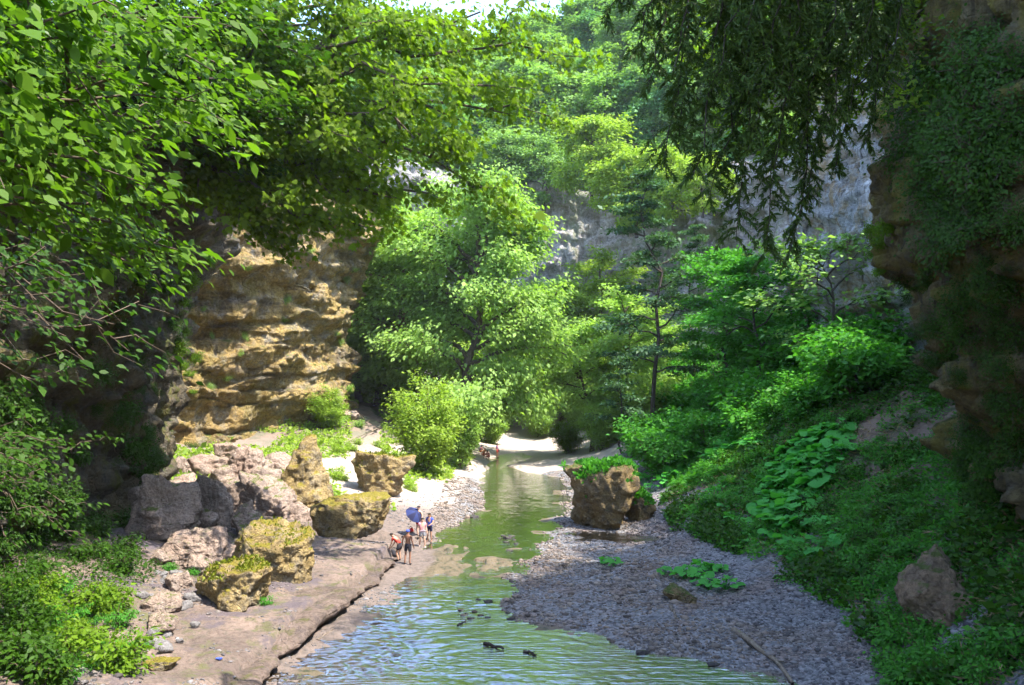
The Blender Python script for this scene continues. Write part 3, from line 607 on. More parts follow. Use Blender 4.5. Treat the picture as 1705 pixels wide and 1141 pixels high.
for k in range(400):
    q = g.uniform((238, 755), (500, 960))
    if sdpoly(q[:1], q[1:], np.array([(240, 850), (330, 760), (480, 760), (500, 850), (500, 950), (300, 960), (245, 930)], float))[0] > 0: continue
    if fill and min(math.hypot(*(q - o_)) for o_ in fill) < 30: continue
    fill.append(q); w = g.uniform(34, 62)
    boulder(q[0], q[1], w, w * g.uniform(.65, .95), ('boulder_grey', 'boulder_pink', 'boulder_grey')[len(fill) % 3], 'angular pinkish grey block filling the gaps of the rock pile', 600 + k, planes=8, depth=.9, sink=.25, group='blocks in the rock pile')
    if len(fill) >= 24: break
for k in range(26):
    q = g.uniform((235, 955), (330, 1110)); w = g.uniform(10, 26)
    boulder(q[0], q[1], w, w * .7, 'stone', 'small loose stone on the dark bank by the ferny slope', 700 + k, planes=9, group='loose stones on the left bank', name='bank_stone', cat='stone', ic=ICO3)
g = np.random.default_rng(3)
for k, (px, by) in enumerate([(832, 897), (838, 893), (845, 897), (852, 894), (856, 899), (843, 904), (849, 918), (860, 906), (773, 1026), (778, 1022), (790, 1019), (800, 1026), (812, 1029), (768, 1017), (785, 1031), (851, 1032), (857, 1028), (884, 1031), (890, 1027), (846, 1022), (762, 1004), (812, 1004), (796, 999), (700, 897), (790, 862), (495, 1132), (1070, 1090), (1188, 1110)]):
    p_ = G(px, by); w = g.uniform(7, 15) if k < 25 else 22
    boulder(px, by, w, w * .6, 'wet_stone', 'dark wet stone poking out of the shallow river', 400 + k, at=(p_[0], p_[1], -.04), ic=ICO3, group='wet stones in the shallows', name='river_stone', cat='stone', hm=w * p_[1] / F * .32, depth=.8)
# loose gravel: stuff
def gravel_mesh():
    g = np.random.default_rng(8); n = 130000
    yy = 24 + 58 * g.random(n) ** 1.9; xx = g.uniform(-5.5, 15, n)
    h_, sd_, sh_, sl_, _ = terrain(xx, yy, True)
    keep = (sd_ > .05) & (sl_ < .55) & (sh_ < .2) & ((xx > -1.2) | ((yy > 50) & (yy < 76))) & (g.random(n) < .35 + .65 * (fbm2(xx, yy, .35, 3) > -.1))
    xx, yy, h_ = xx[keep], yy[keep], h_[keep]; n = len(xx)
    v, f = ICO1; s = np.exp(g.normal(-3.85, .6, n)) * (.8 + yy / 80); s = np.minimum(s, .16)
    sc = np.c_[s * g.uniform(.8, 1.5, n), s * g.uniform(.8, 1.5, n), s * g.uniform(.45, .8, n)]
    V = v[None] * sc[:, None] * (1 + g.normal(0, .13, (n, len(v), 1)))
    an = g.random(n) * 6.28; c, s_ = np.cos(an)[:, None], np.sin(an)[:, None]
    V = np.stack([V[..., 0] * c - V[..., 1] * s_, V[..., 0] * s_ + V[..., 1] * c, V[..., 2]], -1)
    V += np.c_[xx, yy, h_ + s * .15][:, None]
    ti = np.repeat(g.random(n), len(v))
    t = NT('gravel'); a = t.attr('tint')
    c_ = t.mix(a, (.05, .047, .05), (.24, .225, .225)); c_ = t.mix(t.ramp(t.noise(t.n('NewGeometry').outputs['Position'], .35, 4), .48, .62), c_, t.mix(1., c_, (.95, .86, .78), 'MULTIPLY'))
    c_ = t.mix(t.attr('warm'), c_, t.mix(1., c_, (1.05, .92, .76), 'MULTIPLY'))
    M['gravel'] = t.end(t.n('BsdfPrincipled', {'Base Color': c_, 'Roughness': .8, 'Specular IOR Level': .3}))
    o = mesh('gravel', V.reshape(-1, 3), (f[None] + (np.arange(n) * len(v))[:, None, None]).reshape(-1, 3), M['gravel'], attrs={'tint': ti, 'warm': np.repeat(ss(10.2, 7.6, xx + 1.2 * fbm2(xx, yy, .35, 3, 2.)), len(v))})
    tag(o, 'loose grey and pinkish pebbles spread over the gravel bars', 'gravel', kind='stuff')
gravel_mesh()
def bank_litter():
    g = np.random.default_rng(28); n = 22000; yy = 23 + 42 * g.random(n) ** 1.6; xx = g.uniform(-16, -3.4, n)
    h_, sd_, sh_, sl_, z_ = terrain(xx, yy, True); k = (sd_ > .4) & (sl_ < .7) & (fbm2(xx, yy, .5, 3, 6.) + .4 * fbm2(xx, yy, 2, 2, 1.) > g.uniform(-.1, .5, n)); xx, yy, h_ = xx[k], yy[k], h_[k]; n = len(xx)
    v, f = ICO1; s_ = np.minimum(np.exp(g.normal(-3.6, .55, n)), .12); V = v[None] * np.c_[s_ * g.uniform(.8, 1.6, n), s_ * g.uniform(.8, 1.5, n), s_ * g.uniform(.4, .8, n)][:, None] * (1 + g.normal(0, .14, (n, len(v), 1))) + np.c_[xx, yy, h_ + .005][:, None]
    tag(mesh('pebbles', V.reshape(-1, 3), (f[None] + (np.arange(n) * len(v))[:, None, None]).reshape(-1, 3), M['gravel'], attrs={'tint': np.repeat(g.random(n) * .8, len(v))}), 'scattered pebbles and chips on the rock shelf of the left bank', 'pebbles', kind='stuff')
bank_litter()

# ------------------------------------------------------------------ trees on the hill and the cliff tops
def variants(fn, seeds, **kw): return [fn(s, **kw) for s in seeds]
hill_geo = [tree_geo(50 + k, 12 + k, 4.6, .18, 15, .62, 5200, shape=('round', 'wide')[k % 2], trunk_r=.22, spread=.75, flat=.7, droop=.4, twig=False) for k in range(4)]
HL = ['broadleaf tree crowding the steep hill behind the grey cliff'] 
proto_hill = []
for k, gg in enumerate(hill_geo):
    proto_hill.append(make_tree('hill_tree', gg, M['bark_dark'], M['leaf_hill_teal' if k == 1 else 'leaf_hill'], (0, 0, -400), label=HL[0], group='trees covering the hill'))
g = np.random.default_rng(77); used = [False] * 4; pts = []
for yy in np.arange(108, 250, 6.2):
    for xx in np.arange(-62, 74, 6.2):
        x_, y_ = xx + g.uniform(-2.4, 2.4), yy + g.uniform(-2.4, 2.4)
        z_ = float(hill_z([x_], [y_])[0])
        if z_ < 36: continue
        px = 852.5 + x_ / y_ * F; py = 623 - (z_ + 8 - CAMZ) / y_ * F
        if px < 560 or px > 1330 or py < -90: continue
        if y_ > 240: continue
        pts.append((x_, y_, z_))
for xx in np.arange(-30, 40, 4.6):
    e_ = lerp([(-70, 116), (-40, 130), (-16, 143), (0, 147), (13, 144), (22, 136), (30, 130), (42, 116)], xx)
    for dy_ in (1.0, 5.5): pts.append((xx + g.uniform(-1.5, 1.5), e_ + dy_, max(36.5, float(hill_z([xx], [e_ + dy_])[0]))))
for i, (x_, y_, z_) in enumerate(pts):
    k = int(g.integers(4)); s = g.uniform(.72, 1.12); sc = (s * g.uniform(.9, 1.15), s * g.uniform(.9, 1.15), s)
    if not used[k]:
        used[k] = True; o = proto_hill[k]; o.location = (x_, y_, z_ - .6); o.scale = sc
    else: o = dup(proto_hill[k], (x_, y_, z_ - .6), g.uniform(0, 6.28), sc)

for q in ((1070, 205), (1085, 240), (1045, 215), (1110, 215), (1130, 250), (1060, 180), (1100, 180), (1150, 220)):
    b = hitp(*q)
    if b[1] > 100: dup(proto_hill[q[0] % 4], b - np.array((0, 0, 2.5)), q[1], .8)
top_tree = tree_geo(91, 13, 6.2, .12, 18, .5, 11000, shape='round', trunk_r=.25, spread=.75, flat=.65, droop=.5)
TT = []
for i, (px, py, d, s, lab) in enumerate([
    (985, 330, 128, 1.0, 'bright yellow green tree leaning out over the brow of the grey back cliff'), (1060, 385, 122, .95, 'bushy bright tree growing on a ledge of the back cliff below the brow'),
    (1120, 372, 118, .8, 'paler bushy tree on the back cliff beside the dark pine'), (1170, 350, 112, .6, 'small shrubby tree on bare ground at the right end of the back cliff'),
    (905, 345, 140, .85, 'dark shaded tree in the hollow above the back cliff'), (845, 330, 142, .9, 'dark shaded tree above the pale wall left of the hollow')]):
    loc = P(px, py, d) - np.array((0, 0, 1.0))
    lm = M['leaf_pale'] if i in (0, 1, 2) else M['leaf_hill']
    if i == 0 or i == 4:
        TT.append(make_tree('cliff_tree', top_tree, M['bark_dark'], lm, loc, i, s, lab))
    else: dup(TT[-1], loc, i * 1.7, s, lab)

# ------------------------------------------------------------------ trees in the middle of the gorge
def gtree(px, d, top, geo, h0, label, bark='bark', lm='leaf_center', rz=0., name='broadleaf_tree', sx=1.0, zoff=-.3):
    x_ = (px - 852.5) / F * d; z_ = tz1(x_, d) + zoff; h = (P(px, top, d)[2] - z_); s = h / h0
    return make_tree(name, geo, M[bark], M[lm], (x_, d, z_), rz, (s * sx, s * sx, s), label)
c1 = tree_geo(101, 23, 10.0, .12, 34, .36, 60000, shape='wide', trunk_r=.55, lean=(.13, -.02), spread=.78, flat=.75, droop=.7, sub=(8, .42))
gtree(762, 93, 338, c1, 22.5, 'largest bright tree in mid gorge with a thick dark leaning trunk')
c2 = tree_geo(103, 17, 5.2, .35, 20, .36, 12000, shape='round', trunk_r=.28, lean=(-.08, 0), spread=.6, flat=.7, droop=.6)
gtree(697, 96, 395, c2, 17, 'slender tree with a bare ochre trunk left of the largest tree', 'bark_ochre')
c3 = tree_geo(107, 22, 7.5, .2, 26, .38, 22000, shape='round', trunk_r=.4, lean=(.05, 0), spread=.75, flat=.65, droop=.6)
gtree(630, 108, 345, c3, 22, 'tall tree with crooked dark limbs rising behind the ochre cliff corner')
gtree(925, 131, 470, c3, 22, 'full green tree right behind the largest tree', rz=2.1, sx=1.25)
c5 = tree_geo(109, 17, 5.0, .15, 22, .36, 14000, shape='column', trunk_r=.25, spread=.6, flat=.5, droop=.3)
gtree(1000, 130, 440, c5, 17, 'pale column shaped tree in front of the back cliff', lm='leaf_pale', rz=1.)
gtree(850, 133, 520, c5, 17, 'dense low crowned tree behind the head of the beach', rz=2.5, sx=1.4)
gtree(610, 118, 500, c5, 17, 'shaded tree filling the gap beside the ochre cliff', rz=4.0, sx=1.3)
pine = tree_geo(121, 22, 5.0, .22, 26, .3, 9000, shape='cone', trunk_r=.2, spread=.42, flat=.22, droop=.15, rise=.12, sub=(6, .45), lean=(-.02, 0))
gtree(1088, 88, 280, pine, 21, 'tall thin dark pine with bare stem in front of the back cliff', 'bark_dark', 'leaf_pine', name='pine_tree')
gtree(1152, 98, 370, pine, 21, 'shorter dark pine close right of the tall thin one', 'bark_dark', 'leaf_pine', rz=2., name='pine_tree', sx=.9)
sap = tree_geo(125, 9, 2.4, .25, 14, .26, 2400, shape='cone', trunk_r=.09, spread=.35, flat=.25, droop=.2, rise=.2)
gtree(1036, 84, 590, sap, 8.6, 'thin sapling with layered dark sprays at the right bank', 'bark_dark', 'leaf_pine', name='sapling')
c10 = tree_geo(131, 9, 4.2, .25, 18, .28, 9000, shape='wide', trunk_r=.16, spread=.5, flat=.35, droop=.2, lean=(-.1, 0))
gtree(1268, 74, 430, c10, 9, 'small crooked tree on the slope before the pale grey cliff', 'bark_dark', 'leaf_slope')
gtree(1205, 84, 425, c10, 9, 'bluish green small tree between the dark pine and the crooked tree', 'bark_dark', 'leaf_slope', rz=2.4, sx=.8)
# shrubs
sh = [shrub_geo(200 + k, 2.0 + .2 * k, 1.6, .23, 1900, nl=10, droop=.3, spread=.3) for k in range(4)]
big = shrub_geo(211, 7.2, 3.8, .3, 14000, nl=22, spread=.5, flat=.7)
def gshrub(px, by, geo, lm, label, s=1.0, rz=0., name='bush', group=None, at=None):
    b = hitp(px, by) if at is None else at
    return make_shrub(name, geo, M[lm], b, rz, s, label, group=group)
gshrub(708, 790, big, 'leaf_pale', 'large lime green bush above the flat topped ochre block', (.85, .85, 1.0))
gshrub(765, 780, big, 'leaf_center', 'darker bush right of the large lime one by the far bathers', (.6, .6, .9), 2.)
gshrub(945, 755, big, 'leaf_lime', 'rounded yellow moss covered mound of a bush behind the beach', (.62, .62, .5), 1.)
for i, (px, by, s, lab) in enumerate([(895, 728, .75, 'leafy bush overhanging the back of the beach'), (1000, 750, .7, 'green bush at the water right of the yellow mound'), (840, 712, .7, 'bush at the shadowed head of the beach'),
        (800, 735, .7, 'bush between the largest tree and the beach'), (965, 715, .9, 'tall bush behind the yellow mound'), (545, 715, .5, 'sparse bush at the foot of the ochre cliff'), (690, 735, .5, 'low bush behind the sunny path'), (640, 640, .8, 'shaded bush at the top of the path')]):
    gshrub(px, by, big, 'leaf_center' if i != 5 else 'leaf_pale', lab, s, i * 1.3)
SB = []
for i, (px, d, top, sx) in enumerate([(640, 126, 520, 1.3), (720, 124, 470, 1.3), (790, 128, 500, 1.3), (900, 126, 560, 1.2), (960, 134, 540, 1.3), (1050, 122, 520, 1.2), (1100, 112, 540, 1.2), (1020, 108, 600, 1.0), (655, 104, 430, 1.2), (600, 110, 400, 1.2), (935, 128, 500, 1.3), (985, 100, 540, 1.1), (1045, 98, 500, 1.1),]):
    gtree(px, d, top, (c5, c2)[i % 2], 17, 'feathery tree overlapping its neighbours in the thicket closing off the gorge', lm=('leaf_center', 'leaf_pale')[i % 3 == 1], rz=i * 1.1, sx=sx)['group'] = 'trees of the thicket'
for i, (px, d, s_) in enumerate([(600, 112, 1.0), (650, 108, .9), (720, 104, .8), (780, 118, .9), (830, 124, .9), (900, 130, 1.0), (960, 126, 1.0), (1010, 116, 1.0), (1060, 104, .9), (820, 112, .55), (1030, 96, .7), (1080, 92, .8)]):
    x_ = (px - 852.5) / F * d; gshrub(0, 0, big, 'leaf_center', 'leafy bush in the thicket under the gorge trees', s_, i * 1.9, group='bushes of the thicket', at=(x_, d, tz1(x_, d) - .2))
sp_geo = tree_geo(95, 11, 5, .15, 14, .45, 2600, spread=.7, flat=.5)  # sparse trees added along the right rim only to dapple the sun below
SHADE_TREE = make_tree('cliff_tree', sp_geo, M['bark_dark'], M['leaf_hill'], (24, 64, hit_down(24, 64) - .5), label='tree added on top of the brown bulging cliff to cast dappled shade', group='added shade trees on the right cliff top')
for i, (x_, y_) in enumerate([(19, 20), (20, 27), (21.5, 34), (23, 41), (25, 47), (27, 53), (30, 60)]):
    dup(SHADE_TREE, (x_ + 1, y_, hit_down(x_ + 2, y_) - .5), i * 2.1, .8, 'tree added on top of the brown bulging cliff to cast dappled shade', 'added shade trees on the right cliff top')
def many(pxpoly, n, lm, label, group, srange, seed, geos=None, zlim=None, mind=1.0, name='bush', tilt=0):
    """n plants on whatever surface is seen through the given patch of the photograph"""
    g = np.random.default_rng(seed); geos = geos or sh; prot = {}; placed = []; poly = np.array(pxpoly, float); lo, hi = poly.min(0), poly.max(0); tries = 0
    while len(placed) < n and tries < n * 30:
        tries += 1; q = g.uniform(lo, hi)
        if sdpoly(np.array([q[0]]), np.array([q[1]]), poly)[0] > 0: continue
        r_ = hit(*q)
        if r_ is None: continue
        p_ = r_[0]
        if placed and min(np.linalg.norm(p_ - o_) for o_ in placed) < mind: continue
        placed.append(p_); k = int(g.integers(len(geos))); s = g.uniform(*srange); rz = g.uniform(0, 6.28)
        if k not in prot: o = prot[k] = make_shrub(name, geos[k], M[lm], p_ - np.array((0, 0, .1)), rz, s, label, group=group)
        else: o = dup(prot[k], p_ - np.array((0, 0, .1)), rz, s)
        if tilt and abs(r_[1][2]) < .6:
            nn = r_[1] * np.sign(np.dot(r_[1], np.array((0, 0, CAMZ)) - p_)); d_ = Vector(nn * .8 + np.array((0, 0, tilt)))
            o.rotation_euler = d_.to_track_quat('Z', 'X').to_euler()
    return placed
many([(1025, 770), (1060, 690), (1110, 620), (1190, 570), (1310, 575), (1470, 590), (1490, 640), (1390, 690), (1290, 720), (1180, 770), (1100, 800)], 90, 'leaf_slope', 'dense green bush on the shaded slope below the grey cliff', 'bushes on the shaded slope', (.8, 2.0), 5, mind=1.2)
many([(1190, 520), (1300, 520), (1330, 570), (1180, 600)], 6, 'leaf_slope', 'taller bluish bush at the foot of the grey cliff', 'bushes at the grey cliff foot', (1.0, 1.5), 6, mind=1.6)
many([(1080, 800), (1180, 770), (1300, 730), (1300, 850), (1200, 860), (1120, 830)], 20, 'leaf_slope', 'low bush above the purple gravel on the shaded slope', 'low bushes above the gravel', (.35, .6), 7, mind=.8)
fern = [shrub_geo(240 + k, 1.1, 1.1, .14, 1100, NARR * np.array((1, 1.3, 1)), nl=12, droop=.7, spread=.1, flat=.5) for k in range(2)]
creep = [shrub_geo(250 + k, .9, 1.3, .10, 1300, DIAM, nl=10, droop=.5, spread=.24) for k in range(3)]
shb = [shrub_geo(220 + k, 1.2, 1.0, .17, 900, OVAL, nl=9, droop=.45, spread=.22) for k in range(3)]
many([(1400, 880), (1520, 900), (1520, 1000), (1600, 1080), (1705, 1040), (1705, 1141), (1500, 1141), (1420, 1000)], 34, 'leaf_slope', 'leafy low plant at the bottom of the right slope', 'low plants on the lower slope', (.4, .85), 8, shb, mind=.6, name='leafy_plant')
many([(60, 990), (140, 970), (195, 985), (200, 1050), (205, 1141), (60, 1141)], 15, 'leaf_lime', 'sunlit yellow green leafy plant on the bank under the dark cliff', 'sunlit plants on the left bank', (.5, 1.0), 9, shb, mind=.5, name='leafy_plant')
many([(60, 990), (140, 970), (195, 985), (200, 1050), (205, 1141), (60, 1141)], 12, 'leaf_slope', 'fresh green leafy plant among the yellow green ones on the bank', 'green plants on the left bank', (.3, .9), 59, fern, mind=.5, name='fern')
many([(0, 960), (60, 960), (90, 1141), (0, 1141)], 10, 'leaf_dark', 'shaded leafy plant in the bottom corner under the dark cliff', 'shaded plants in the bottom corner', (.6, 1.0), 10, shb, mind=.6, name='leafy_plant')
many([(0, 650), (150, 700), (130, 850), (230, 880), (200, 960), (0, 950)], 26, 'leaf_dark', 'dark leafy plant rooted in cracks of the overhanging cliff', 'plants in the cliff cracks', (.45, .9), 12, shb, mind=.8, name='cliff_plant', tilt=.5)
many([(290, 440), (325, 440), (322, 690), (300, 640)], 12, 'leaf_lime', 'yellow green moss tuft hanging on the edge of the dark cliff', 'moss tufts on the dark cliff edge', (.3, .6), 13, shb, mind=.5, name='moss_tuft', tilt=-.2)
many([(200, 660), (250, 720), (260, 780), (230, 800)], 8, 'leaf_dark', 'moss curtain tuft low on the dark cliff', 'moss tufts low on the dark cliff', (.4, .7), 14, shb, mind=.5, name='moss_tuft', tilt=-.2)
many([(1480, 90), (1705, 40), (1705, 400), (1590, 400), (1500, 250)], 34, 'leaf_dark', 'dark leafy creeper hanging on the brown cliff', 'creepers on the brown cliff', (.6, 1.3), 15, creep, mind=.7, name='creeper', tilt=.2)
many([(1435, 370), (1478, 370), (1480, 560), (1450, 480)], 8, 'leaf_lime', 'small bright sprig sprouting from the brown cliff edge', 'sprigs on the brown cliff edge', (.25, .4), 16, shb, mind=.5, name='sprig', tilt=.2)
many([(1490, 430), (1705, 430), (1705, 840), (1640, 800), (1540, 620)], 34, 'leaf_dark', 'thin creeper trailing over the bulging brown cliff', 'thin creepers on the bulging cliff', (.3, .8), 81, creep, mind=.6, name='creeper', tilt=.1)
many([(140, 430), (320, 420), (320, 760), (240, 800), (160, 700)], 26, 'leaf_dark', 'hanging moss and leaves on the shaded left cliff face', 'hanging plants on the shaded left cliff', (.3, .7), 82, creep, mind=.7, name='cliff_plant', tilt=.1)
many([(1600, 720), (1640, 740), (1660, 900), (1630, 960)], 10, 'leaf_dark', 'creeper trailing at the foot of the brown cliff', 'creepers at the brown cliff foot', (.4, .7), 17, shb, mind=.5, name='creeper', tilt=.3)
many([(230, 960), (300, 930), (440, 950), (470, 985), (450, 1010), (330, 960)], 16, 'leaf_slope', 'fresh green tuft growing between the boulders', 'tufts between the boulders', (.2, .36), 18, shb, mind=.3, name='grass_tuft')
many([(555, 735), (650, 745), (700, 800), (690, 830), (560, 800)], 22, 'leaf_pale', 'pale sunlit weed beside the path and the ochre block', 'weeds beside the sunny path', (.35, .7), 19, shb, mind=.7, name='weed')
many([(500, 660), (590, 640), (600, 720), (520, 740)], 8, 'leaf_center', 'weed at the ochre cliff foot', 'weeds at the ochre cliff foot', (.5, .9), 20, shb, mind=.7, name='weed')

slopepoly = [(1150, 800), (1280, 730), (1420, 680), (1500, 740), (1600, 900), (1560, 1000), (1420, 980), (1280, 930)]
many(slopepoly, 70, 'leaf_slope', 'bushy weed scattered over the open part of the right slope', 'weeds on the right slope', (.3, .8), 61, shb, mind=.6, name='weed')
many(slopepoly, 36, 'leaf_dark', 'dark weed scattered over the open part of the right slope', 'dark weeds on the right slope', (.3, .75), 62, shb + fern, mind=.6, name='weed')
many(slopepoly, 30, 'leaf_slope', 'feathery fern on the open part of the right slope', 'ferns on the right slope', (.4, .9), 63, fern, mind=.7, name='fern')
many([(340, 420), (600, 400), (575, 660), (340, 700)], 14, 'leaf_center', 'small green tuft rooted on a ledge of the ochre cliff', 'tufts on the ochre cliff', (.3, .6), 71, creep, mind=1.2, name='cliff_plant', tilt=.6)
# broad leaved plants
def burr_geo(seed, n=9, L=.56, hgt=.75, r=.75):
    g = np.random.default_rng(seed); st, lf = Acc(), Acc()
    an = np.arange(n) * 2.4 + g.uniform(-.4, .4, n); rr = r * np.sqrt((np.arange(n) + .4) / n); z_ = hgt * (1.05 - .5 * rr / r) * g.uniform(.8, 1.15, n)
    c = np.c_[rr * np.cos(an), rr * np.sin(an), z_]
    for k in range(n): st.add(*tube(curve((0, 0, -.1), c[k], (0, 0, .12), 5), np.linspace(.018, .011, 5), 5))
    d = np.c_[np.cos(an), np.sin(an), g.uniform(-.5, -.05, n)]
    nn = np.c_[.25 * np.cos(an), .25 * np.sin(an), np.ones(n)] + g.normal(0, .32, (n, 3))
    lf.add(*leaves(c - nrm(d) * .2, d, nn, L * g.uniform(.65, 1.25, n), BURR, g.random(n), g)); return st, lf
bg_ = [burr_geo(300 + k, 9 + k) for k in range(4)]
def burr(pxpoly, n, label, group, seed, srange=(.8, 1.2), mind=.6):
    g = np.random.default_rng(seed); prot = {}; placed = []; poly = np.array(pxpoly, float); lo, hi = poly.min(0), poly.max(0); t = 0
    while len(placed) < n and t < n * 40:
        t += 1; q = g.uniform(lo, hi)
        if sdpoly(np.array([q[0]]), np.array([q[1]]), poly)[0] > 0: continue
        p_ = hitp(*q)
        if placed and min(np.linalg.norm(p_ - o_) for o_ in placed) < mind: continue
        placed.append(p_); k = int(g.integers(4)); s = g.uniform(*srange); rz = g.uniform(0, 6.28)
        if k in prot: dup(prot[k], p_, rz, s)
        else:
            e = prot[k] = empty('butterbur_plant', p_, rz, s); tag(e, label, 'plant', group)
            bg_[k][0].build('stalk', M['leaf_burr'], e, tint=True); bg_[k][1].build('leaf', M['leaf_burr'], e, tint=True)
burr([(1290, 780), (1400, 710), (1415, 750), (1350, 850), (1330, 890), (1275, 870)], 52, 'broad round leaved plant in the long patch down the shaded slope', 'broad leaved plants down the slope', 31, (.9, 1.4), mind=.65)
burr([(1290, 860), (1390, 880), (1400, 925), (1320, 945), (1290, 920)], 16, 'broad leaved plant in the lower patch above the purple gravel', 'broad leaved plants above the gravel', 32, (.65, .95), mind=.6)
burr([(1175, 710), (1260, 695), (1275, 745), (1190, 770)], 18, 'broad round leaved plant in the upper patch among the bushes', 'broad leaved plants among the bushes', 33, (1.0, 1.4), mind=1.0)
burr([(1055, 790), (1120, 780), (1130, 815), (1070, 822)], 8, 'broad leaved plant behind the grassy topped river block', 'broad leaved plants behind the river block', 34, (.9, 1.25), mind=.9)
burr([(1100, 955), (1215, 945), (1220, 985), (1130, 990)], 9, 'low broad leaved plant over the flat stone on the gravel bar', 'broad leaved plants on the gravel bar', 35, (.5, .75), mind=.4)
burr([(1002, 935), (1040, 930), (1042, 950), (1008, 955)], 3, 'small leafy plant alone on the gravel near the river block', 'lone leafy plants on the gravel', 36, (.4, .55), mind=.35)
burr([(1210, 890), (1260, 890), (1260, 920), (1210, 910)], 3, 'small broad leaved plant at the edge of the purple gravel', 'small broad leaved plants at the gravel edge', 37, (.45, .6), mind=.5)

# ground cover: stuff
def cover(name, n, xr, yr, test, L, lm, label, seed, tpl=DIAM, up=.7, hmax=.35):
    g = np.random.default_rng(seed); xx = g.uniform(*xr, n); yy = g.uniform(*yr, n)
    h_, sd_, sh_, sl_, z_ = terrain(xx, yy, True); k = test(xx, yy, sd_, sl_, z_, g)
    c = np.c_[xx, yy, h_ + g.random(n) ** 1.5 * hmax][k]; m = len(c)
    d = g.normal(0, .8, (m, 3)) * np.array((1, 1, .4)) + np.array((0, 0, .15)); nn = g.normal(0, .5, (m, 3)) + np.array((-.2, -.2, up))
    v, f, t = leaves(c, d, nn, L * np.exp(g.normal(0, .3, m)), tpl, g.random(m), g)
    tag(mesh(name, v, f, M[lm], attrs={'tint': t}), label, 'ground cover', kind='stuff')
def t_slope(x_, y_, sd_, sl_, z_, g):
    m = fbm2(x_, y_, .28, 4, 2.) + .5 * fbm2(x_, y_, 1.0, 3, 4.)
    dirt = ss(6.5, 2.0, np.hypot((x_ - 21.5) * 1.0, (y_ - 47) * .7)) * .9
    return (z_ > .75) & (x_ > 9.5) & (m - dirt + np.minimum(.7, (z_ - 1.2) * .22) > g.uniform(-.5, .25, len(x_)))
cover('undergrowth', 120000, (9, 27), (22, 62), t_slope, .16, 'leaf_slope', 'low creeping leaves carpeting the shaded right slope', 41, hmax=.45)
cover('undergrowth', 110000, (9, 27), (22, 62), lambda x_, y_, sd_, sl_, z_, g: t_slope(x_, y_, sd_, sl_, z_, g) & (fbm2(x_, y_, .55, 4, 12.) > .02), .23, 'leaf_dark', 'broader dark leaves mixed into the carpet on the right slope', 45, hmax=.8)
burr([(1140, 830), (1240, 800), (1280, 880), (1200, 880)], 10, 'broad leaved plant scattered along the foot of the shaded slope', 'broad leaved plants at the slope foot', 38, (.5, .9), mind=.7)
cover('undergrowth', 30000, (9, 27), (22, 60), lambda x_, y_, sd_, sl_, z_, g: (z_ > .9) & (fbm2(x_, y_, .7, 4, 15.) > .15), .26, 'dead_grass', 'dry stems and dead leaves lying among the greenery of the right slope', 46, tpl=NEED, up=.2, hmax=.5)
cover('undergrowth', 40000, (12, 30), (62, 112), lambda x_, y_, sd_, sl_, z_, g: z_ > 1.2, .3, 'leaf_slope', 'leafy ground cover far up the right slope', 42, hmax=.6)
cover('undergrowth', 90000, (-36, -4.2), (54, 134), lambda x_, y_, sd_, sl_, z_, g: (z_ > .8) & (fbm2(x_, y_, .22, 4) > -.22) & (np.abs(x_ + 12 + (y_ - 70) * .16) > 1.4) & ((x_ < -7.5) | (y_ > 70)), .28, 'leaf_pale', 'sunlit weeds spreading round the pale path', 43, hmax=.4)
cover('undergrowth', 22000, (-19, -12.2), (20, 42), lambda x_, y_, sd_, sl_, z_, g: (z_ > 1.2) & (fbm2(x_, y_, .4, 3) > -.1), .11, 'leaf_dark', 'small dark leaves covering the bank below the dark cliff', 44, hmax=.35)

# ------------------------------------------------------------------ big trees framing the view
limb_tree('maple_tree', 501, (-18.5, 42, 20.5), [P(*q) for q in ((705, 60, 37), (860, 70, 38), (850, 190, 40), (775, 300, 38), (660, 330, 38), (560, 250, 36), (500, 370, 37), (430, 150, 37), (600, 100, 42), (330, 60, 36), (740, 140, 36), (800, 20, 38), (520, 40, 36), (690, 230, 36), (590, 330, 39), (660, -60, 38), (500, -80, 40), (450, 395, 40), (560, 370, 42), (640, 365, 44))],
    .10, 38000, .25, MAPL, M['bark'], M['leaf_maple'], 'big overhanging maple whose leafy limbs reach out over the ochre cliff', r0=.2, sub=(7, .34), spread=.45, flat=.75, droop=.9, outer=.22, up=.45, subdroop=.3)
limb_tree('maple_tree', 502, (-19.5, 34, 19.5), [P(*q) for q in ((300, 40, 30), (420, 60, 31), (380, 180, 33), (470, 200, 34), (330, 130, 30), (250, 60, 28), (400, -60, 30), (520, -40, 34), (440, 290, 36))],
    .12, 9000, .23, MAPL, M['bark_dark'], M['leaf_dark'], 'shaded maple standing on the dark cliff behind the near leaves', r0=.2, sub=(7, .35), spread=.45, flat=.4, droop=.35)
limb_tree('ash_tree', 503, (-11.5, 11, 12.0), [P(*q) for q in ((190, 130, 8.5), (120, 60, 8), (280, 150, 10), (270, 230, 10), (120, 300, 8), (200, 290, 10), (60, 170, 7.5), (40, 330, 8), (190, 380, 11), (220, 30, 10), (20, 60, 7.5), (330, 40, 12), (10, 230, 7.5), (100, -40, 8), (240, 410, 12))],
    .08, 19000, .12, OVAL, M['twig'], M['leaf_near'], 'near tree with bright drooping leaves hanging before the dark cliff', r0=.06, sub=(8, .36), spread=.22, flat=.6, droop=.6, up=.7, sig=.4)
limb_tree('hanging_shrub', 504, (-15.2, 15, 11.5), [P(*q) for q in ((120, 470, 14), (190, 540, 15.5), (150, 610, 15), (60, 500, 13), (40, 600, 14), (215, 585, 16), (110, 560, 14.5), (10, 540, 13), (60, 640, 15))],
    .12, 1500, .17, OVAL, M['twig'], M['leaf_dark'], 'hanging shrub with broad dark leaves on the left cliff', r0=.04, cat='shrub', sub=(5, .34), spread=.22, flat=.4, droop=.5)
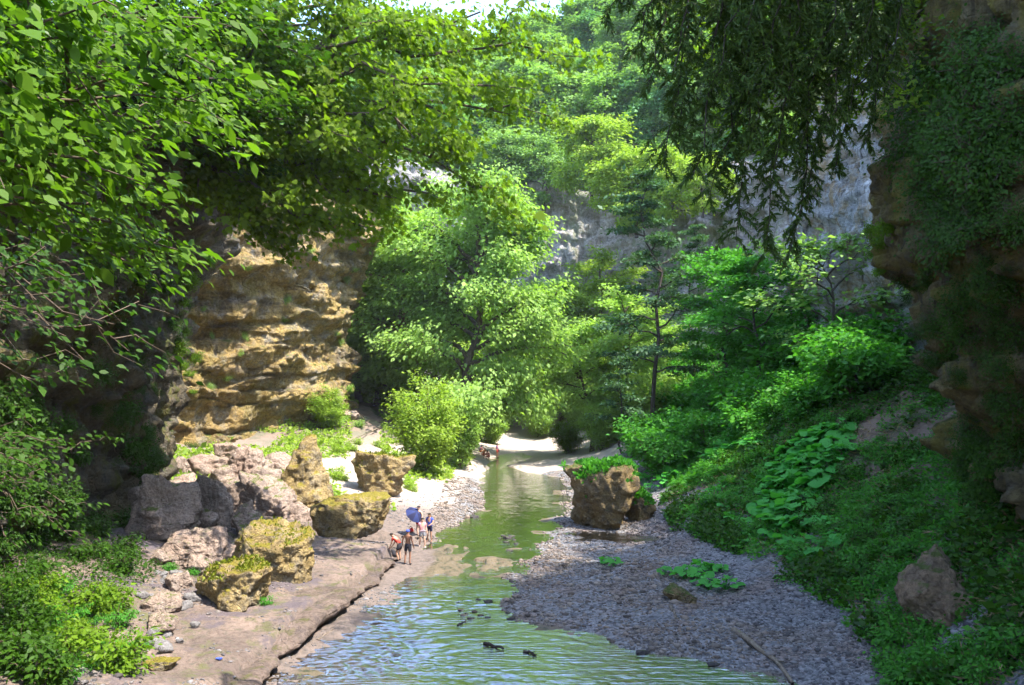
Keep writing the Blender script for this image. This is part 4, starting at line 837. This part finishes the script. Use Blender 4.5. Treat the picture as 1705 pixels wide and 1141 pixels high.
limb_tree('hanging_shrub', 505, (-16.6, 24, 7.0), [P(*q) for q in ((60, 780, 22), (120, 750, 23), (30, 850, 22), (110, 840, 24), (130, 900, 25), (40, 920, 23), (10, 730, 21))],
    .12, 1100, .17, OVAL, M['twig'], M['leaf_dark'], 'lower hanging shrub near the foot of the left cliff', r0=.04, cat='shrub', sub=(5, .34), spread=.25, flat=.4, droop=.5)
limb_tree('light_green_tree', 506, (17.5, 33, 25), [P(*q) for q in ((1260, 40, 30), (1330, 120, 30), (1230, 190, 31), (1380, 60, 28), (1300, 260, 31), (1420, 170, 28), (1290, -60, 30), (1200, 90, 33))],
    .08, 8000, .24, DIAM, M['bark_dark'], M['leaf_maple'], 'light green tree glowing behind the dark conifer boughs', r0=.14, sub=(6, .35), spread=.5, flat=.45, droop=.3)
def conifer():
    g = np.random.default_rng(61); root = np.array((15.5, 20, 21.0)); e = empty('conifer_tree', root)
    tag(e, 'dark conifer with long drooping boughs hanging before the pale grey cliff', 'tree')
    tp = np.array([(1.5, 0, -1), (0, 0, 0), (-4, -.5, 3.5), (-8, -1, 6), (-12, -1, 7.5)], float)
    a = Acc(); a.add(*tube(tp, np.array((.35, .3, .24, .17, .08)), 9)); a.build('trunk', M['bark_dark'], e, smooth=True)
    spec = [(1005, 40, 15.5, 40), (1030, 20, 16.5, 40), (1075, 150, 17, 70), (1105, 280, 17.5, 90), (1060, 90, 16.5, 60), (1130, 230, 18.5, 85), (1150, 300, 16.5, 90), (1180, 330, 18, 90), (1175, 200, 17, 80), (1205, 290, 19, 95), (1225, 400, 18, 90), (1245, 250, 16.5, 90), (1270, 435, 18.5, 80),
            (1285, 300, 17.5, 80), (1312, 430, 19, 55), (1330, 250, 18, 80), (1345, 330, 18.5, 45), (1365, 220, 17, 70), (1390, 290, 19, 45), (1415, 190, 18, 60), (1440, 240, 19, 45), (1470, 130, 18, 60), (1260, 170, 16, 80), (1350, 110, 15.5, 70), (1430, 90, 16.5, 70), (1185, 140, 15.5, 80), (1240, 60, 15, 80), (1120, 120, 16, 60), (1215, 120, 17, 70), (1300, 130, 16, 70), (1400, 90, 17, 60), (1460, 140, 19, 50)]
    for i, (px, py, d, w) in enumerate(spec):
        end = P(px, py, d) - root; st = P(px + g.uniform(10, 60), -150 + g.uniform(-40, 30), d - .3) - root
        j = tp[2] + (tp[4] - tp[2]) * np.clip((-4 - st[0]) / 8., 0, 1)
        pl = np.vstack([curve(j, st, (0, 0, .8), 5)[:-1], wob(curve(st, end, (.25, 0, .1), 9), .07, g)])
        wd, nd = Acc(), Acc(); wd.add(*tube(pl, np.linspace(.045, .008, len(pl)), 5))
        hang = pl[4:]; ln = np.linalg.norm(end - st); nt = int(11 * ln); cs, ds = [], []
        wm = w * d / F
        for k in range(nt):
            t = .02 + .98 * k / nt; q = t * (len(hang) - 1); q0 = min(int(q), len(hang) - 2); s = hang[q0] + (hang[q0 + 1] - hang[q0]) * (q - q0)
            az = g.uniform(0, 6.28); l_ = wm * g.uniform(.35, 1.0) * (1.05 - .6 * t)
            tip = s + np.array((math.cos(az) * l_, math.sin(az) * l_ * .8, -g.uniform(.25, .75) * (.3 + l_)))
            tw = curve(s, tip, (0, 0, .16 * l_), 5); wd.add(*tube(tw, np.linspace(.008, .003, 5), 3))
            m = int(44 + 48 * l_); u = g.random(m); c = np.array([np.interp(u, np.linspace(0, 1, 5), tw[:, z]) for z in range(3)]).T
            cs.append(c); ds.append(nrm(tip - s)[None] * .8 + g.normal(0, .55, (m, 3)) + np.array((0, 0, -.35)))
        c = np.concatenate(cs); dd = np.concatenate(ds)
        nd.add(*leaves(c, dd, g.normal(0, 1, c.shape) + np.array((0, 0, .5)), .105 * np.exp(g.normal(0, .3, len(c))), NARR * np.array((1, 1.0, 1)), g.random(len(c)), g))
        b = wd.build('bough', M['bark_dark'], e); nd.build('needles', M['leaf_conifer'], b, tint=True)
conifer()
#@@PEOPLE
# ------------------------------------------------------------------ people
def skin_body(name, J, E, mat, parent=None, loc=(0, 0, 0), rz=0., root=0, sub=1):
    """J: list of (x,y,z,radius); E: edges -> one continuous tapering surface"""
    me = bpy.data.meshes.new(name); me.from_pydata([j[:3] for j in J], E, [])
    o = bpy.data.objects.new(name, me); COL.objects.link(o); o.location = loc; o.rotation_euler = (0, 0, rz)
    if parent is not None: o.parent = parent
    md = o.modifiers.new('skin', 'SKIN'); md.use_smooth_shade = True
    for i, j in enumerate(J):
        sv = me.skin_vertices[0].data[i]; r = j[3]; sv.radius = r if isinstance(r, tuple) else (r, r); sv.use_root = (i == root)
    ms = o.modifiers.new('subdivision', 'SUBSURF'); ms.levels = sub; ms.render_levels = sub
    me.materials.append(mat); return o
SKIN = [plain('skin_tan', (.42, .23, .15), .55, .06, 8), plain('skin_pale', (.55, .34, .25), .55, .06, 8), plain('skin_brown', (.26, .13, .08), .55, .06, 8)]
CL = {k: plain('cloth_' + k, c, .85, .2, 14) for k, c in dict(dark=(.03, .028, .035), red=(.5, .05, .035), orange=(.6, .18, .05), pink=(.6, .25, .3), blue=(.05, .09, .45), navy=(.012, .014, .05), umbrella=(.02, .03, .11), purple=(.2, .08, .3), white=(.7, .7, .7), grey=(.22, .22, .25), hair=(.025, .018, .012)).items()}
def limbpt(a, b, t): return tuple(np.array(a) * (1 - t) + np.array(b) * t)
def person(loc, face, label, skin, shirt=None, shorts='dark', head='hair', h=1.72, pose=None, shoes='dark'):
    """face: heading in radians, the figure looks along -Y before it is turned"""
    q = dict(pel=(0, 0, .94), wai=(0, -.01, 1.08), che=(0, 0, 1.30), nek=(0, .01, 1.47), hed=(0, -.02, 1.58), top=(0, -.01, 1.69))
    for sname, sx in (('L', 1), ('R', -1)):
        q.update({'sh' + sname: (.17 * sx, .01, 1.40), 'el' + sname: (.25 * sx, .05, 1.13), 'wr' + sname: (.27 * sx, -.06, .90), 'hi' + sname: (.095 * sx, 0, .88), 'kn' + sname: (.11 * sx, -.02, .49), 'an' + sname: (.12 * sx, .04, .08), 'to' + sname: (.14 * sx, -.13, .035)})
    q.update(pose or {}); k = h / 1.72; q = {a: tuple(np.array(b) * k) for a, b in q.items()}
    J, E, ix = [], [], {}
    def add(nm, p_, r, par=None):
        ix[nm] = len(J); J.append((*p_, (r[0] * k, r[1] * k) if isinstance(r, tuple) else r * k))
        if par: E.append((ix[par], ix[nm]))
    add('pel', q['pel'], (.145, .11)); add('wai', q['wai'], (.125, .095), 'pel'); add('che', q['che'], (.155, .11), 'wai'); add('nek', q['nek'], .055, 'che'); add('hed', q['hed'], .088, 'nek'); add('top', q['top'], .075, 'hed')
    fw = nrm(np.array(q['hed']) - np.array(q['nek']) + np.array((0, -.16, -.08))); 
    add('nose', np.array(q['hed']) + np.array((0, -.105, .0)) * k, .014, 'hed')
    for sx, sname in ((1, 'L'), (-1, 'R')):
        add('ear' + sname, np.array(q['hed']) + np.array((.092 * sx, .01, .01)) * k, .018, 'hed')
        add('sh' + sname, q['sh' + sname], .06, 'che'); add('el' + sname, q['el' + sname], .042, 'sh' + sname); add('wr' + sname, q['wr' + sname], .029, 'el' + sname)
        d = nrm(np.array(q['wr' + sname]) - np.array(q['el' + sname])); sd_ = nrm(np.cross(d, (sx * 1., .3, .2)))
        add('pa' + sname, np.array(q['wr' + sname]) + d * .06 * k, (.034, .018), 'wr' + sname)
        for fi, (of, ln) in enumerate(((-.028, .07), (-.010, .085), (.010, .08), (.027, .062))):
            b_ = np.array(q['wr' + sname]) + (d * .095 + sd_ * of) * k; add('f%d%s' % (fi, sname), b_, .0095, 'pa' + sname)
            add('g%d%s' % (fi, sname), b_ + (d * ln + np.array((-.25 * sx * ln, -.3 * ln, 0))) * k, .0075, 'f%d%s' % (fi, sname))
        add('th' + sname, np.array(q['wr' + sname]) + (d * .055 - sd_ * .05) * k, .011, 'pa' + sname)
        add('hi' + sname, q['hi' + sname], .092, 'pel'); add('kn' + sname, q['kn' + sname], .056, 'hi' + sname); add('ca' + sname, limbpt(q['kn' + sname], q['an' + sname], .35), .056, 'kn' + sname); add('an' + sname, q['an' + sname], .037, 'ca' + sname); add('to' + sname, q['to' + sname], (.042, .026), 'an' + sname)
    o = skin_body('person', J, E, skin, loc=loc, rz=face); tag(o, label, 'person')
    if shorts:
        A = [(*q['wai'], (.14 * k, .11 * k)), (*q['pel'], (.165 * k, .13 * k))]; e = [(0, 1)]
        for sname in 'LR':
            A.append((*q['hi' + sname], .112 * k)); e.append((1, len(A) - 1)); A.append((*limbpt(q['hi' + sname], q['kn' + sname], .7), .09 * k)); e.append((len(A) - 2, len(A) - 1))
        skin_body('shorts', A, e, CL[shorts], o, root=1)
    if shirt:
        A = [(*limbpt(q['pel'], q['wai'], .3), (.158 * k, .128 * k)), (*q['wai'], (.142 * k, .112 * k)), (*q['che'], (.172 * k, .128 * k)), (*limbpt(q['che'], q['nek'], .7), .075 * k)]; e = [(0, 1), (1, 2), (2, 3)]
        for sname in 'LR':
            A.append((*q['sh' + sname], .074 * k)); e.append((2, len(A) - 1)); A.append((*limbpt(q['sh' + sname], q['el' + sname], .6), .06 * k)); e.append((len(A) - 2, len(A) - 1))
        skin_body('shirt', A, e, CL[shirt], o, root=1)
    hd, tp = np.array(q['hed']), np.array(q['top']); u = nrm(tp - hd)
    v, f = ICO3; bk = np.array((0, .018, 0)) * k
    cap = v * np.array((.098, .108, .088)) * k; cap[:, 2] = np.maximum(cap[:, 2], -.02 * k)
    if head == 'hair': cap[:, 2] -= .09 * k * (cap[:, 1] > .03 * k) * (cap[:, 2] < 0)
    hc = mesh('hair' if head == 'hair' else 'cap', cap + hd + u * .05 * k + bk, f, CL[head], o, smooth=True)
    if head != 'hair':
        a_ = np.linspace(-1, 1, 9); br = np.vstack([np.c_[.085 * np.sin(a_), -.07 - .03 * np.cos(a_), a_ * 0 + .0], np.c_[.07 * np.sin(a_), -.16 - .03 * np.cos(a_), a_ * 0 - .015]]) * k
        fb = np.array([[i, i + 1, i + 10, i + 9] for i in range(8)]); vb = np.vstack([br, br + np.array((0, 0, .008))]); fb = np.vstack([fb, fb[:, ::-1] + 18])
        mesh('visor', vb + hd + u * .05 * k, fb, CL[head], hc)
    for sname in 'LR':
        if shoes:
            A = [(*(np.array(q['an' + sname]) + np.array((0, .02, -.03)) * k), .046 * k), (*q['to' + sname], (.05 * k, .034 * k))]
            skin_body('shoe', A, [(0, 1)], CL[shoes], o)
    return o
def ground_at(px, py, lift=0.0):
    p_ = hitp(px, py); return np.array((p_[0], p_[1], tz1(p_[0], p_[1]) + lift))
pa = ground_at(679, 940)
person(pa, R(165), 'bather in a blue cap and dark shorts standing bare backed at the water edge', SKIN[2], None, 'dark', 'blue', 1.78, dict(elL=(.28, .03, 1.15), wrL=(.3, -.08, .93), anL=(.13, .1, .09), toL=(.15, -.08, .035), knL=(.115, .0, .49)))
bend = dict(pel=(0, .08, .88), wai=(0, -.04, 1.0), che=(0, -.2, 1.16), nek=(0, -.34, 1.28), hed=(0, -.43, 1.34), top=(0, -.5, 1.42), shL=(.17, -.28, 1.22), shR=(-.17, -.28, 1.22), elL=(.2, -.34, .95), elR=(-.2, -.34, .95), wrL=(.14, -.46, .74), wrR=(-.14, -.46, .74), hiL=(.095, .07, .83), hiR=(-.095, .07, .83), knL=(.12, -.08, .47), knR=(-.12, -.02, .47))
person(ground_at(664, 934, 0), R(-110), 'bather in a red top bending forward over a dark bag', SKIN[0], 'red', 'dark', 'hair', 1.68, bend)
walk = dict(knL=(.11, -.12, .5), anL=(.12, -.1, .09), toL=(.14, -.26, .035), knR=(-.11, -.0, .49), anR=(-.12, .18, .12), toR=(-.14, .04, .05))
person(ground_at(703, 912), R(20), 'bather in a pink top and dark trousers walking towards the water', SKIN[1], 'pink', 'grey', 'hair', 1.68, walk, 'white')
person(ground_at(715, 902), R(-20), 'bather in a blue top standing rightmost of the walking group', SKIN[0], 'blue', 'navy', 'hair', 1.7, dict(elL=(.28, -.06, 1.18), wrL=(.2, -.24, 1.1)))
pe = ground_at(697, 892)
person(pe, R(-40), 'bare chested person in a dark helmet holding the blue umbrella', SKIN[1], None, 'red', 'dark', 1.76, dict(elR=(-.3, -.08, 1.2), wrR=(-.36, -.26, 1.3)))
def umbrella(at):
    e = empty('umbrella', at); e.rotation_euler = Vector((.52, -.5, .72)).to_track_quat('Z', 'Y').to_euler(); tag(e, 'tilted dark blue umbrella held by the helmeted person', 'umbrella')
    n, m = 8, 6; an = np.linspace(0, 2 * math.pi, 32, endpoint=False); rr = np.linspace(0.01, 1, m)
    v = np.array([[.58 * r * (1 - .05 * (1 - abs(math.cos(4 * a))) * r) * math.cos(a), .58 * r * (1 - .05 * (1 - abs(math.cos(4 * a))) * r) * math.sin(a), .30 - .27 * r * r] for r in rr for a in an])
    i = np.arange(m * 32).reshape(m, 32); j = np.roll(i, -1, 1); f = np.stack([i[:-1], i[1:], j[1:], j[:-1]], -1).reshape(-1, 4)
    vv = np.vstack([v, v - np.array((0, 0, .006))]); ff = np.vstack([f, f[:, ::-1] + len(v)])
    sec = (np.tile(np.arange(32), m - 1) // 4) % 2
    mesh('canopy', vv, ff, [CL['navy'], CL['umbrella']], e, midx=np.r_[sec, sec])
    mesh('shaft', *tube(np.array([(0, 0, .36), (0, 0, 0), (0, 0, -.5)]), np.array((.007, .007, .007)), 8), CL['grey'], e)
    mesh('handle', *tube(np.array([(0, 0, -.5), (0, 0, -.58), (.03, 0, -.61), (.06, 0, -.58)]), np.full(4, .013), 8), CL['dark'], e)
    r_ = Acc()
    for k in range(8):
        a = k * math.pi / 4; r_.add(*tube(np.array([(.57 * t * math.cos(a), .57 * t * math.sin(a), .285 - .27 * t * t) for t in np.linspace(0, 1, 6)]), np.full(6, .004), 4))
    r_.build('ribs', CL['grey'], e)
umbrella(P(690, 858, pe[1] - .1))
def bag(px, py, col, label, s=.3):
    b = ground_at(px, py); p, f = rock_geo(int(px), (s * 1.2, s * .7, s * .9), planes=6, rough=.5, ic=ICO3)
    o = mesh('bag', p, f, CL[col], smooth=True, loc=b); tag(o, label, 'bag')
    mesh('strap', *tube(curve((-s * .35, 0, s * .8), (s * .35, 0, s * .8), (0, 0, s * .3), 8), np.full(8, .014), 6), CL['dark'], o)
bag(656, 925, 'dark', 'dark bag on the rock at the feet of the bending bather', .42)
bag(684, 886, 'red', 'small red bag lying on the pale bank above the blue capped bather')
person(ground_at(828, 763), R(60), 'far bather in red shorts standing on the sandy beach', SKIN[0], 'purple', 'red', 'hair', 1.72)
crouch = dict(pel=(0, .1, .42), wai=(0, .02, .56), che=(0, -.08, .78), nek=(0, -.15, .93), hed=(0, -.2, 1.03), top=(0, -.2, 1.14), shL=(.17, -.1, .87), shR=(-.17, -.1, .87), elL=(.24, -.28, .66), elR=(-.24, -.28, .66), wrL=(.16, -.46, .58), wrR=(-.16, -.46, .58), hiL=(.1, .06, .38), hiR=(-.1, .06, .38), knL=(.18, -.34, .46), knR=(-.18, -.34, .46), anL=(.14, -.12, .08), anR=(-.14, -.12, .08), toL=(.16, -.3, .035), toR=(-.16, -.3, .035))
person(ground_at(806, 763), R(40), 'far bather in an orange top crouching by the bush', SKIN[0], 'orange', 'red', 'hair', 1.7, crouch)
person(ground_at(813, 766), R(-30), 'far bather in a red top crouching nearest the standing one', SKIN[0], 'red', 'red', 'hair', 1.65, crouch)
person(ground_at(800, 757), R(80), 'far bather in a pink top half hidden behind the crouching ones', SKIN[1], 'pink', 'orange', 'hair', 1.6, crouch)

# ------------------------------------------------------------------ driftwood and litter
M['driftwood'] = rock('driftwood', [(.22, .17, .12), (.3, .24, .18), (.15, .11, .08)], moss_amt=0., sc=6, streak=.1, strata=.1, bump=.3)
def stick(pts, r, label, mat='driftwood', name='driftwood', z=None):
    p_ = np.array([ground_at(*q) if z is None else G(*q, z) for q in pts]); p_[:, 2] += r * .6; c = p_[0].copy()
    g = np.random.default_rng(int(pts[0][0])); t = np.linspace(0, 1, 8); k = np.linspace(0, 1, len(p_))
    q = np.array([np.interp(t, k, (p_ - c)[:, j]) for j in range(3)]).T + np.r_[[np.zeros(3)], g.normal(0, r * .5, (6, 3)), [np.zeros(3)]]
    a = Acc(); a.add(*tube(q, r * (1.1 - .5 * t) * g.uniform(.85, 1.15, 8), 8)); br = nrm(q[5] - q[4] + g.normal(0, .05, 3))
    a.add(*tube(np.array([q[4], q[4] + br * r * 5 + np.array((0, 0, r * 3))]), np.array((r * .5, r * .2)), 5))
    tag(a.build(name, M[mat], smooth=True, loc=c), label, 'driftwood')
stick([(806, 1073), (838, 1082)], .06, 'dark stick floating in the rippled water', 'bark_dark', z=.0)
stick([(872, 1086), (893, 1092)], .05, 'smaller dark stick right of the floating one', 'bark_dark', z=.0)
stick([(762, 1042), (776, 1034)], .04, 'short dark stick by the wet stones', 'bark_dark', z=.0)
stick([(1116, 1012), (1130, 1032)], .06, 'short bleached plank of driftwood on the gravel')
stick([(1222, 1052), (1285, 1098), (1320, 1141)], .10, 'bleached trunk lying along the right water edge')
stick([(528, 1066), (556, 1048)], .025, 'thin twig lying across the broken rock edge')
stick([(640, 700 + 10), (560, 745)], .05, 'fallen branch beside the sunny path', 'bark')
stick([(1340, 705), (1392, 680)], .09, 'fallen log on the bare earth of the right slope', 'bark')
for px, py, c_, lab in ((365, 1099, 'blue', 'crumpled blue wrapper on the dark bank'), (297, 1066, 'white', 'crumpled white scrap on the bank by the stones')):
    p, f = rock_geo(int(px), (.22, .12, .08), planes=7, ic=ICO3); tag(mesh('litter', p, f, CL[c_], loc=ground_at(px, py)), lab, 'litter')

# ------------------------------------------------------------------ haze
def haze():
    t = NT('haze'); pv = t.n('VolumePrincipled', {'Color': (.82, .9, 1.0), 'Density': .00013, 'Anisotropy': .1})
    t.t.links.new(pv.outputs[0], t.out.inputs['Volume'])
    b = np.array([(sx, sy, sz) for sz in (-12, 175) for sy in (-40, 300) for sx in (-170, 170)], float)
    f = np.array([[0, 2, 3, 1], [4, 5, 7, 6], [0, 1, 5, 4], [2, 6, 7, 3], [0, 4, 6, 2], [1, 3, 7, 5]])
    tag(mesh('haze', b, f, t.m), 'thin bluish air filling the gorge', 'haze', kind='stuff')
haze()
